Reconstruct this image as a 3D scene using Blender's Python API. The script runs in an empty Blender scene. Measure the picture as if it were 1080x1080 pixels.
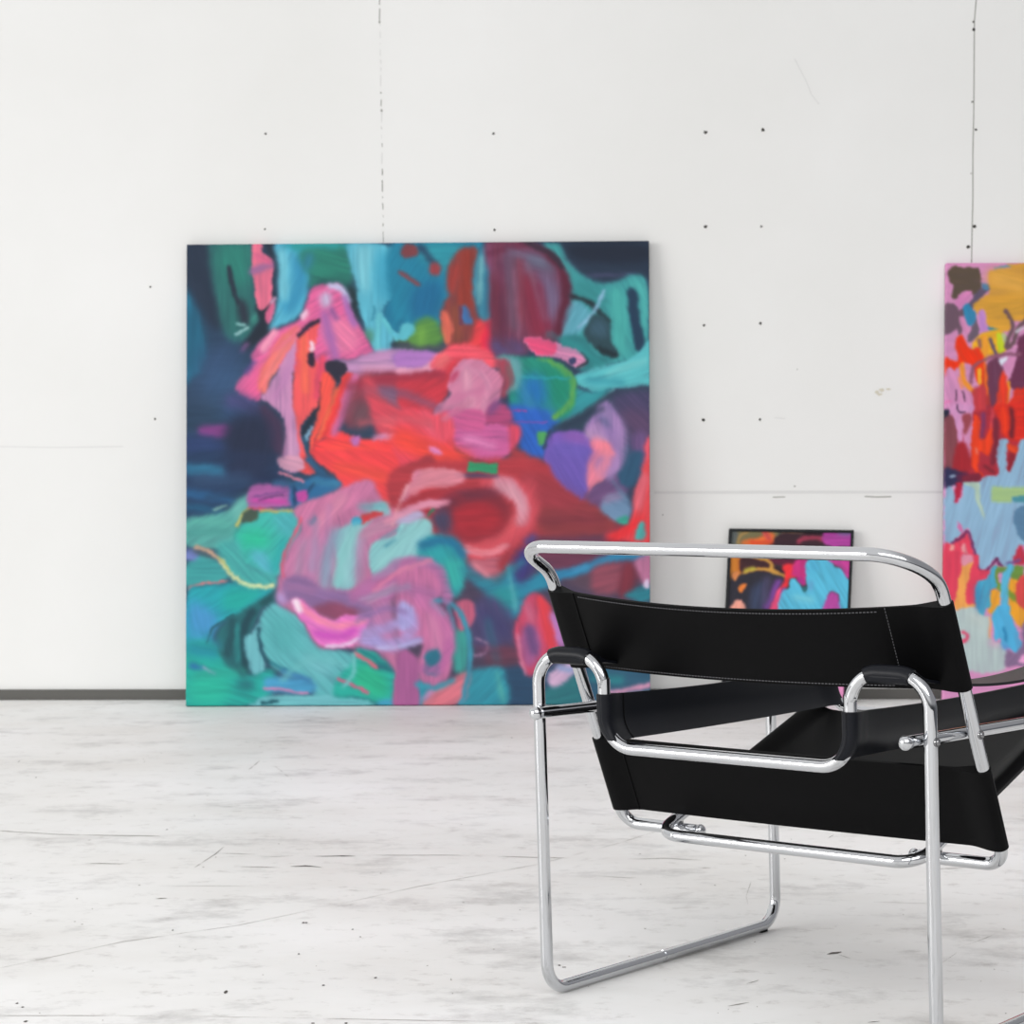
import bpy, math, random
import numpy as np
from mathutils import Vector

# ------------------------------------------------------------------ constants
S = 0.0092                       # chair units -> metres
CAM_H = 93.6 * S
PITCH, ROLL, FPX = 0.977, -0.058, 2388.4
YAW = 37.745
WALL_Y = 937.0 * S
COL = bpy.context.scene.collection
rng = np.random.default_rng(7)

# ------------------------------------------------------------------ helpers
def lin(h):
    h = h.lstrip('#')
    c = [int(h[i:i+2], 16) / 255 for i in (0, 2, 4)]
    return tuple(x / 12.92 if x <= .04045 else ((x + .055) / 1.055) ** 2.4 for x in c)

def ray(u, v):
    """direction through a point of the 1080 frame (camera at 0,0,CAM_H looking along +y)"""
    r, t = math.radians(ROLL), math.radians(PITCH)
    a, b = u - 540, v - 540
    x = (a * math.cos(r) + b * math.sin(r)) / FPX
    z = -(-a * math.sin(r) + b * math.cos(r)) / FPX
    return Vector((x, math.cos(t) + z * math.sin(t), z * math.cos(t) - math.sin(t)))

def on_floor(u, v, z=0.0):
    d = ray(u, v); return Vector((0, 0, CAM_H)) + d * ((z - CAM_H) / d.z)

def on_wall(u, v, y=WALL_Y):
    d = ray(u, v); return Vector((0, 0, CAM_H)) + d * (y / d.y)

def tag(o, label=None, cat=None, kind=None, group=None):
    if label: o['label'] = label
    if cat: o['category'] = cat
    if kind: o['kind'] = kind
    if group: o['group'] = group
    return o

def empty(name, loc, rz=0):
    o = bpy.data.objects.new(name, None); COL.objects.link(o)
    o.location = loc; o.rotation_euler = (0, 0, rz); o.empty_display_size = .1
    return o

class MB:
    """collects vertices and faces of ONE part"""
    def __init__(self): self.v = []; self.f = []; self.m = []; self.s = []
    def add(self, vs, fs, mat=0, smooth=True):
        o = len(self.v); self.v += [tuple(p) for p in vs]
        for f in fs: self.f.append([i + o for i in f]); self.m.append(mat); self.s.append(smooth)
    def build(self, name, mats, parent=None, scale=1.0):
        me = bpy.data.meshes.new(name)
        me.from_pydata([(x*scale, y*scale, z*scale) for x, y, z in self.v], [], self.f)
        for m in (mats if isinstance(mats, (list, tuple)) else [mats]): me.materials.append(m)
        me.polygons.foreach_set('material_index', self.m)
        me.polygons.foreach_set('use_smooth', self.s)
        me.update()
        o = bpy.data.objects.new(name, me); COL.objects.link(o)
        if parent: o.parent = parent
        return o
    def box(self, a, b, mat=0):
        x0, y0, z0 = a; x1, y1, z1 = b
        vs = [(x0,y0,z0),(x1,y0,z0),(x1,y1,z0),(x0,y1,z0),(x0,y0,z1),(x1,y0,z1),(x1,y1,z1),(x0,y1,z1)]
        self.add(vs, [(0,3,2,1),(4,5,6,7),(0,1,5,4),(1,2,6,5),(2,3,7,6),(3,0,4,7)], mat, False)
        return self
    def tube(self, path, r, n=24, caps=True, mat=0):
        """sweep a circle (radius or per-point radii) along a path with parallel transport"""
        P = [Vector(p) for p in path]; N = len(P)
        rr = r if isinstance(r, (list, tuple)) else [r] * N
        T = [(P[min(i+1, N-1)] - P[max(i-1, 0)]).normalized() for i in range(N)]
        ref = Vector((0, 0, 1)) if abs(T[0].z) < .9 else Vector((1, 0, 0))
        a = T[0].cross(ref).normalized()
        vs = []; fs = []
        for i in range(N):
            a = (a - T[i] * a.dot(T[i])).normalized(); b = T[i].cross(a)
            for k in range(n):
                w = 2 * math.pi * k / n
                vs.append(P[i] + (a * math.cos(w) + b * math.sin(w)) * rr[i])
        for i in range(N - 1):
            for k in range(n):
                k2 = (k + 1) % n
                fs.append((i*n+k, i*n+k2, (i+1)*n+k2, (i+1)*n+k))
        self.add(vs, fs, mat, True)
        if caps:
            self.add(vs[:n], [tuple(range(n))[::-1]], mat, False)
            self.add(vs[-n:], [tuple(range(n))], mat, False)
        return self
    def ball(self, c, r, n=20, m=12, sq=(1, 1, 1), mat=0):
        vs = []; fs = []
        for j in range(m + 1):
            t = math.pi * j / m
            for k in range(n):
                w = 2 * math.pi * k / n
                vs.append((c[0]+r*sq[0]*math.sin(t)*math.cos(w), c[1]+r*sq[1]*math.sin(t)*math.sin(w), c[2]+r*sq[2]*math.cos(t)))
        for j in range(m):
            for k in range(n):
                fs.append((j*n+k, (j+1)*n+k, (j+1)*n+(k+1) % n, j*n+(k+1) % n))
        self.add(vs, fs, mat, True); return self

def fillet(pts, rad, seg=10):
    """polyline with its inner corners rounded; rad one radius per inner corner"""
    P = [Vector(p) for p in pts]; out = [P[0]]
    for i in range(1, len(P) - 1):
        A = (P[i-1] - P[i]).normalized(); B = (P[i+1] - P[i]).normalized()
        ang = A.angle(B); r = rad[i-1]
        t = r / math.tan(ang / 2)
        bis = (A + B).normalized(); c = P[i] + bis * (r / math.sin(ang / 2))
        s = P[i] + A * t - c; e = P[i] + B * t - c
        tot = s.angle(e); ax = s.cross(e).normalized()
        from mathutils import Quaternion
        for k in range(seg + 1):
            out.append(c + Quaternion(ax, tot * k / seg) @ s)
    out.append(P[-1])
    return out

def resample(path, step):
    out = [path[0]]
    for a, b in zip(path, path[1:]):
        n = max(1, int((b - a).length / step))
        for k in range(1, n + 1): out.append(a.lerp(b, k / n))
    return out

def cut(path, a, b):
    """piece of a path between arc lengths a and b"""
    L = [0]
    for p, q in zip(path, path[1:]): L.append(L[-1] + (q - p).length)
    def at(s):
        for i in range(len(L) - 1):
            if L[i+1] >= s: return path[i].lerp(path[i+1], (s - L[i]) / max(L[i+1] - L[i], 1e-9))
        return path[-1]
    return [at(a)] + [p for p, l in zip(path, L) if a + 1e-4 < l < b - 1e-4] + [at(b)]

def length(path): return sum((q - p).length for p, q in zip(path, path[1:]))

# ------------------------------------------------------------------ materials
def mat(name):
    m = bpy.data.materials.new(name); m.use_nodes = True
    nt = m.node_tree; return m, nt, nt.nodes['Principled BSDF']

def nd(nt, t, **kw):
    n = nt.nodes.new(t)
    for k, v in kw.items(): setattr(n, k, v)
    return n

def chrome_mat():
    m, nt, b = mat('polished_chrome')
    b.inputs['Base Color'].default_value = (.60, .61, .63, 1)
    b.inputs['Metallic'].default_value = 1
    n = nd(nt, 'ShaderNodeTexNoise'); n.inputs['Scale'].default_value = 3
    mr = nd(nt, 'ShaderNodeMapRange'); mr.inputs['To Min'].default_value = .04; mr.inputs['To Max'].default_value = .075
    nt.links.new(n.outputs['Fac'], mr.inputs['Value']); nt.links.new(mr.outputs['Result'], b.inputs['Roughness'])
    return m

def leather_mat(name='black_leather', col='141415', rough=.5, spec=.08):
    m, nt, b = mat(name)
    tc = nd(nt, 'ShaderNodeTexCoord')
    v = nd(nt, 'ShaderNodeTexVoronoi'); v.inputs['Scale'].default_value = 420
    n = nd(nt, 'ShaderNodeTexNoise'); n.inputs['Scale'].default_value = 9; n.inputs['Detail'].default_value = 5
    nt.links.new(tc.outputs['Object'], v.inputs['Vector']); nt.links.new(tc.outputs['Object'], n.inputs['Vector'])
    cr = nd(nt, 'ShaderNodeMix', data_type='RGBA')
    c = lin(col)
    cr.inputs['A'].default_value = (*[x * .75 for x in c], 1); cr.inputs['B'].default_value = (*[x * 1.3 for x in c], 1)
    nt.links.new(n.outputs['Fac'], cr.inputs['Factor']); nt.links.new(cr.outputs['Result'], b.inputs['Base Color'])
    bp = nd(nt, 'ShaderNodeBump'); bp.inputs['Strength'].default_value = .06; bp.inputs['Distance'].default_value = .001
    nt.links.new(v.outputs['Distance'], bp.inputs['Height']); nt.links.new(bp.outputs['Normal'], b.inputs['Normal'])
    b.inputs['Roughness'].default_value = rough
    b.inputs['Specular IOR Level'].default_value = spec
    return m

def plain_mat(name, col, rough=.5, metal=0.0, noise=.06):
    m, nt, b = mat(name)
    n = nd(nt, 'ShaderNodeTexNoise'); n.inputs['Scale'].default_value = 30; n.inputs['Detail'].default_value = 4
    mx = nd(nt, 'ShaderNodeMix', data_type='RGBA'); c = lin(col)
    mx.inputs['A'].default_value = (*[x * (1 - noise) for x in c], 1); mx.inputs['B'].default_value = (*[min(1, x * (1 + noise)) for x in c], 1)
    nt.links.new(n.outputs['Fac'], mx.inputs['Factor']); nt.links.new(mx.outputs['Result'], b.inputs['Base Color'])
    b.inputs['Roughness'].default_value = rough; b.inputs['Metallic'].default_value = metal; b.inputs['Specular IOR Level'].default_value = .2
    return m

def paint_mat(name):
    m, nt, b = mat(name)
    a = nd(nt, 'ShaderNodeVertexColor', layer_name='paint')
    nt.links.new(a.outputs['Color'], b.inputs['Base Color'])
    tc = nd(nt, 'ShaderNodeTexCoord')
    n = nd(nt, 'ShaderNodeTexNoise'); n.inputs['Scale'].default_value = 220; n.inputs['Detail'].default_value = 3
    nt.links.new(tc.outputs['Object'], n.inputs['Vector'])
    bp = nd(nt, 'ShaderNodeBump'); bp.inputs['Strength'].default_value = .08; bp.inputs['Distance'].default_value = .002
    nt.links.new(n.outputs['Fac'], bp.inputs['Height']); nt.links.new(bp.outputs['Normal'], b.inputs['Normal'])
    b.inputs['Roughness'].default_value = .62; b.inputs['Specular IOR Level'].default_value = .25
    return m

def wall_mat():
    m, nt, b = mat('painted_plasterboard')
    tc = nd(nt, 'ShaderNodeTexCoord')
    n = nd(nt, 'ShaderNodeTexNoise'); n.inputs['Scale'].default_value = .9; n.inputs['Detail'].default_value = 6; n.inputs['Roughness'].default_value = .55
    nt.links.new(tc.outputs['Object'], n.inputs['Vector'])
    r = nd(nt, 'ShaderNodeValToRGB')
    r.color_ramp.elements[0].position = .3; r.color_ramp.elements[0].color = (*lin('e1e1df'), 1)
    r.color_ramp.elements[1].position = .7; r.color_ramp.elements[1].color = (*lin('e7e7e6'), 1)
    nt.links.new(n.outputs['Fac'], r.inputs['Fac']); nt.links.new(r.outputs['Color'], b.inputs['Base Color'])
    n2 = nd(nt, 'ShaderNodeTexNoise'); n2.inputs['Scale'].default_value = 60; n2.inputs['Detail'].default_value = 4
    nt.links.new(tc.outputs['Object'], n2.inputs['Vector'])
    bp = nd(nt, 'ShaderNodeBump'); bp.inputs['Strength'].default_value = .05; bp.inputs['Distance'].default_value = .004
    nt.links.new(n2.outputs['Fac'], bp.inputs['Height']); nt.links.new(bp.outputs['Normal'], b.inputs['Normal'])
    b.inputs['Roughness'].default_value = .75; b.inputs['Specular IOR Level'].default_value = .2
    return m

def floor_mat():
    m, nt, b = mat('worn_painted_concrete')
    tc = nd(nt, 'ShaderNodeTexCoord')
    def noise(sx, sy, scale, det, rough=.6, off=0):
        mp = nd(nt, 'ShaderNodeMapping'); mp.inputs['Scale'].default_value = (sx, sy, 1); mp.inputs['Location'].default_value = (off, off * 1.7, 0)
        n = nd(nt, 'ShaderNodeTexNoise'); n.inputs['Scale'].default_value = scale; n.inputs['Detail'].default_value = det; n.inputs['Roughness'].default_value = rough
        nt.links.new(tc.outputs['Object'], mp.inputs['Vector']); nt.links.new(mp.outputs['Vector'], n.inputs['Vector'])
        return n.outputs['Fac']
    def ramp(src, stops):
        r = nd(nt, 'ShaderNodeValToRGB'); e = r.color_ramp.elements
        e[0].position, e[0].color = stops[0][0], (*lin(stops[0][1]), 1)
        e[1].position, e[1].color = stops[-1][0], (*lin(stops[-1][1]), 1)
        for p, c in stops[1:-1]:
            x = e.new(p); x.color = (*lin(c), 1)
        nt.links.new(src, r.inputs['Fac']); return r.outputs['Color']
    def mul(a, c, fac=1.0):
        x = nd(nt, 'ShaderNodeMix', data_type='RGBA', blend_type='MULTIPLY'); x.inputs['Factor'].default_value = fac
        nt.links.new(a, x.inputs['A']); nt.links.new(c, x.inputs['B']); return x.outputs['Result']
    base = ramp(noise(.7, 1.0, 1.1, 7), [(.28, 'e2e0dd'), (.5, 'f0f0ef'), (.72, 'fafafb')])
    streak = ramp(noise(1, 1.25, 3.2, 9, .7, 3), [(.30, 'c2c1c0'), (.47, 'fbfbfb'), (.75, 'ffffff')])
    fine = ramp(noise(1.0, 1.2, 16, 7, .72, 9), [(.30, 'c4c1be'), (.44, 'ffffff'), (.8, 'ffffff')])
    warm = ramp(noise(1, 1, .8, 3, .5, 21), [(.35, 'ffffff'), (.7, 'fcfaf8')])
    scuff = ramp(noise(.8, 1.6, 7, 9, .78, 40), [(.27, '8d8a86'), (.335, 'ffffff'), (1, 'ffffff')])
    c = mul(mul(mul(mul(base, streak, .8), fine, .55), warm), scuff, .6)
    nt.links.new(c, b.inputs['Base Color'])
    rr = nd(nt, 'ShaderNodeMapRange'); rr.inputs['To Min'].default_value = .38; rr.inputs['To Max'].default_value = .62
    nt.links.new(noise(.8, 2, 4, 5, .6, 11), rr.inputs['Value']); nt.links.new(rr.outputs['Result'], b.inputs['Roughness'])
    bp = nd(nt, 'ShaderNodeBump'); bp.inputs['Strength'].default_value = .12; bp.inputs['Distance'].default_value = .004
    nt.links.new(noise(.8, 2, 12, 6, .6, 5), bp.inputs['Height']); nt.links.new(bp.outputs['Normal'], b.inputs['Normal'])
    b.inputs['Specular IOR Level'].default_value = .3
    return m

CHROME = chrome_mat(); LEATHER = leather_mat('black_leather', '070708', .5); LEATHER_B = leather_mat('black_leather_blue_sheen', '0e1016', .42, .2)  # LEATHER_B: black leather with its bluish reflected sheen put into the base colour
DARK = plain_mat('dark_mark', '4a4845', .9, noise=.3); SEAM = plain_mat('joint_grey', 'a3a29e', .9)
FAINT = plain_mat('faint_joint', 'd6d6d5', .9); STAIN = plain_mat('stain', 'cfcabb', .9)
BASE = plain_mat('baseboard_grey', '605f5c', .6); RUBBER = plain_mat('black_rubber', '141414', .7)
THREAD = plain_mat('grey_thread', '5c5c5f', .8); FRAMEM = plain_mat('black_wood', '15181c', .45); STEEL = plain_mat('bolt_steel', '8c8c8e', .25, 1.0)
MARK = plain_mat('floor_scratch', '94908a', .9, noise=.3); MARKD = plain_mat('floor_chip', '5a5652', .9, noise=.3)
EDGE = plain_mat('canvas_edge', 'c9c6c2', .8)
# ------------------------------------------------------------------ painted canvases: brushwork on a fine vertex grid
class Paint:
    def __init__(self, x0, y0, x1, y1, base, res=1.0):
        self.x0, self.y0, self.res = x0, y0, res
        self.w = int((x1 - x0) * res) + 1; self.h = int((y1 - y0) * res) + 1
        self.a = np.empty((self.h, self.w, 3)); self.a[:] = self.rgb(base)
        yy, xx = np.mgrid[0:self.h, 0:self.w]
        self.X = x0 + xx / res; self.Y = y0 + yy / res
        self.WX = self.vn(9) * 1.0; self.WY = self.vn(9) * 1.0      # edge wobble
        self.WX += self.vn(3) * .8; self.WY += self.vn(3) * .8
    def rgb(self, h): return np.array([int(h[i:i+2], 16) / 255 for i in (0, 2, 4)])
    def vn(self, cell, cy=None, ang=0.0):
        """smooth value noise -1..1, stretched cell x cy along an angle"""
        cy = cy or cell; c, s = math.cos(ang), math.sin(ang)
        U = ((self.X - self.x0) * c + (self.Y - self.y0) * s) / cell + 300
        V = (-(self.X - self.x0) * s + (self.Y - self.y0) * c) / cy + 300
        G = rng.random((97, 101)) * 2 - 1
        iu = np.floor(U).astype(int); iv = np.floor(V).astype(int); fu = U - iu; fv = V - iv
        fu = fu * fu * (3 - 2 * fu); fv = fv * fv * (3 - 2 * fv)
        g = lambda a, b: G[b % 97, a % 101]
        return (g(iu, iv) * (1 - fu) + g(iu+1, iv) * fu) * (1 - fv) + (g(iu, iv+1) * (1 - fu) + g(iu+1, iv+1) * fu) * fv
    def blur(self, m, s):
        if s < .3: return m
        r = int(s * 3) + 1; k = np.exp(-.5 * (np.arange(-r, r+1) / s) ** 2); k /= k.sum()
        p = np.pad(m, r, mode='edge'); o = sum(k[i] * p[i:i + m.shape[0], :] for i in range(2*r+1))
        return sum(k[i] * o[:, i:i + m.shape[1]] for i in range(2*r+1))
    def smooth(self, pts, closed):
        P = [np.array(p, float) for p in pts]; n = len(P); out = []
        rngs = range(n) if closed else range(n - 1)
        for i in rngs:
            p0 = P[(i-1) % n] if closed or i > 0 else P[i]; p1 = P[i]; p2 = P[(i+1) % n]
            p3 = P[(i+2) % n] if closed or i + 2 < n else P[(i+1) % n]
            for t in (0, .25, .5, .75):
                out.append(.5 * (2*p1 + (p2-p0)*t + (2*p0-5*p1+4*p2-p3)*t*t + (3*p1-p0-3*p2+p3)*t**3))
        if not closed: out.append(P[-1])
        return out
    def apply(self, m, col, soft, alpha, ang, box):
        sl = box
        m = self.blur(m, soft * self.res)
        c = self.rgb(col)
        st = self.streak(ang)[sl]
        tint = 1 + st[..., None] * np.array([.085, .07, .06])
        al = np.clip(m * alpha * (1 + .12 * st), 0, 1)[..., None]
        self.a[sl] = self.a[sl] * (1 - al) + np.clip(c * tint, 0, 1) * al
    def streak(self, ang):
        if not hasattr(self, '_st'): self._st = {}
        k = int(round(ang / (math.pi / 12))) % 12
        if k not in self._st:
            t = k * math.pi / 12
            self._st[k] = .6 * self.vn(22, 2.2, t) + .4 * self.vn(30, 5, t) + .25 * self.vn(14)
        return self._st[k]
    def bbox(self, P, pad):
        P = np.array(P); a = ((P.min(0) - [self.x0, self.y0] - pad) * self.res).astype(int); b = ((P.max(0) - [self.x0, self.y0] + pad) * self.res).astype(int) + 1
        a = np.maximum(a, 0); b = np.minimum(b, [self.w, self.h])
        if a[0] >= b[0] or a[1] >= b[1]: return None
        return (slice(a[1], b[1]), slice(a[0], b[0]))
    def poly(self, col, pts, soft=.9, alpha=1.0, hard=False):
        Q = pts if hard else self.smooth(pts, True)
        box = self.bbox(Q, soft * 3 + 3)
        if box is None: return
        X = self.X[box] + self.WX[box]; Y = self.Y[box] + self.WY[box]; ins = np.zeros(X.shape, bool)
        for (xa, ya), (xb, yb) in zip(Q, list(Q[1:]) + [Q[0]]):
            if ya == yb: continue
            ins ^= ((ya > Y) != (yb > Y)) & (X < (xb - xa) * (Y - ya) / (yb - ya) + xa)
        A = np.array(pts) - np.mean(pts, 0); u, s, v = np.linalg.svd(A, full_matrices=False)
        self.apply(ins.astype(float), col, soft, alpha, math.atan2(v[0][1], v[0][0]), box)
    def stroke(self, col, pts, wd, soft=.9, alpha=1.0):
        Q = self.smooth(pts, False) if len(pts) > 2 else [np.array(p, float) for p in pts]
        box = self.bbox(Q, wd / 2 + soft * 3 + 4)
        if box is None: return
        X = self.X[box] + self.WX[box]; Y = self.Y[box] + self.WY[box]; D = np.full(X.shape, 1e9)
        for a, b in zip(Q, Q[1:]):
            d = b - a; L = max(d @ d, 1e-9); t = np.clip(((X-a[0])*d[0] + (Y-a[1])*d[1]) / L, 0, 1)
            D = np.minimum(D, np.hypot(X - a[0] - t*d[0], Y - a[1] - t*d[1]))
        m = np.clip((wd / 2 - D) + .5, 0, 1)
        d = np.array(pts[-1], float) - np.array(pts[0], float)
        self.apply(m, col, soft, alpha, math.atan2(d[1], d[0]), box)
    def finish(self, amp=1.6):
        """drag the paint a little along crossing brush directions so edges turn bristly"""
        w1 = np.clip(self.vn(70) * 1.6 + .5, 0, 1)
        def bris(t): return .65 * self.vn(16, 1.6, t) + .35 * self.vn(26, 3.2, t)
        b1, b2 = bris(.6), bris(2.0); d1, d2 = (math.cos(.6), math.sin(.6)), (math.cos(2.0), math.sin(2.0))
        dx = amp * self.res * 1.6 * (w1 * b1 * d1[0] + (1 - w1) * b2 * d2[0]); dy = amp * self.res * 1.6 * (w1 * b1 * d1[1] + (1 - w1) * b2 * d2[1])
        yy, xx = np.mgrid[0:self.h, 0:self.w]
        jx = np.clip(xx + dx, 0, self.w - 1.001); jy = np.clip(yy + dy, 0, self.h - 1.001)
        ix = jx.astype(int); iy = jy.astype(int); fx = (jx - ix)[..., None]; fy = (jy - iy)[..., None]; A = self.a
        ix1 = np.minimum(ix + 1, self.w - 1); iy1 = np.minimum(iy + 1, self.h - 1)
        self.a = (A[iy, ix]*(1-fx) + A[iy, ix1]*fx)*(1-fy) + (A[iy1, ix]*(1-fx) + A[iy1, ix1]*fx)*fy
    def run(self, origin, sc, items):
        for it in items:
            kind, col, arg, flat = it[0], it[1], it[2], it[3]
            al = it[4] if len(it) > 4 else 1.0
            p = [(origin[0] + flat[i] / sc, origin[1] + flat[i+1] / sc) for i in range(0, len(flat), 2)]
            if kind == 'P': self.poly(col, p, arg, al)
            elif kind == 'H': self.poly(col, p, arg, al, True)
            else: self.stroke(col, p, arg[0] / sc, arg[1], al)

def canvas_object(name, P, quad, px, thick, gain, nu, nv, edge, parent=None):
    """a stretched canvas: painted face as vertex grid between 4 corner points, plus sides and back, one mesh"""
    TL, TR, BR, BL = [Vector(q) for q in quad]
    n = (TR - TL).cross(BL - TL).normalized()
    if n.y > 0: n = -n
    u = np.linspace(0, 1, nu); v = np.linspace(0, 1, nv); U, V = np.meshgrid(u, v)
    def bil(q): 
        q = [np.array(x, float) for x in q]
        return ((1-U)*(1-V))[..., None]*q[0] + (U*(1-V))[..., None]*q[1] + (U*V)[..., None]*q[2] + ((1-U)*V)[..., None]*q[3]
    co = bil((TL, TR, BR, BL)).reshape(-1, 3); pp = bil(px)
    jx = np.clip((pp[..., 0] - P.x0) * P.res, 0, P.w - 1.001); jy = np.clip((pp[..., 1] - P.y0) * P.res, 0, P.h - 1.001)
    ix = jx.astype(int); iy = jy.astype(int); fx = (jx - ix)[..., None]; fy = (jy - iy)[..., None]; A = P.a
    ix1 = np.minimum(ix + 1, P.w - 1); iy1 = np.minimum(iy + 1, P.h - 1)
    c = (A[iy, ix]*(1-fx) + A[iy, ix1]*fx)*(1-fy) + (A[iy1, ix]*(1-fx) + A[iy1, ix1]*fx)*fy
    c = np.where(c <= .04045, c / 12.92, ((c + .055) / 1.055) ** 2.4).reshape(-1, 3) * gain
    idx = np.arange(nu * nv).reshape(nv, nu)
    quads = np.stack([idx[:-1, :-1], idx[1:, :-1], idx[1:, 1:], idx[:-1, 1:]], -1).reshape(-1, 4)
    ring = np.concatenate([idx[0, :], idx[1:, -1], idx[-1, -2::-1], idx[-2:0:-1, 0]])
    back = co[ring] - np.array(n) * thick
    b0 = nu * nv; k = len(ring); r2 = np.roll(np.arange(k), -1)
    sides = np.stack([ring, ring[r2], b0 + r2, b0 + np.arange(k)], -1)
    allv = np.concatenate([co, back]); faces = np.concatenate([quads, sides])
    me = bpy.data.meshes.new(name)
    me.vertices.add(len(allv)); me.vertices.foreach_set('co', allv.astype(np.float32).ravel())
    bk = b0 + np.arange(k)                      # the closing back face as one n-gon
    loops = np.concatenate([faces.ravel(), bk])
    me.loops.add(len(loops)); me.loops.foreach_set('vertex_index', loops.astype(np.int32))
    nf = len(faces) + 1; me.polygons.add(nf)
    me.polygons.foreach_set('loop_start', np.concatenate([np.arange(len(faces)) * 4, [len(faces) * 4]]).astype(np.int32))
    try: me.polygons.foreach_set('loop_total', np.array([4] * len(faces) + [k], np.int32))
    except Exception: pass
    att = me.color_attributes.new('paint', 'FLOAT_COLOR', 'POINT')
    e = np.array(lin(edge)) if edge else None
    bc = c[ring] if edge is None else np.tile(e, (k, 1))
    al = np.concatenate([np.concatenate([c, bc]), np.ones((b0 + k, 1))], 1)
    att.data.foreach_set('color', np.clip(al, 0, 1).astype(np.float32).ravel())
    me.materials.append(PAINT); me.update(calc_edges=True); me.validate()
    o = bpy.data.objects.new(name, me); COL.objects.link(o)
    if parent: o.parent = parent
    return o
PAINT = paint_mat('artist_paint')
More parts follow.
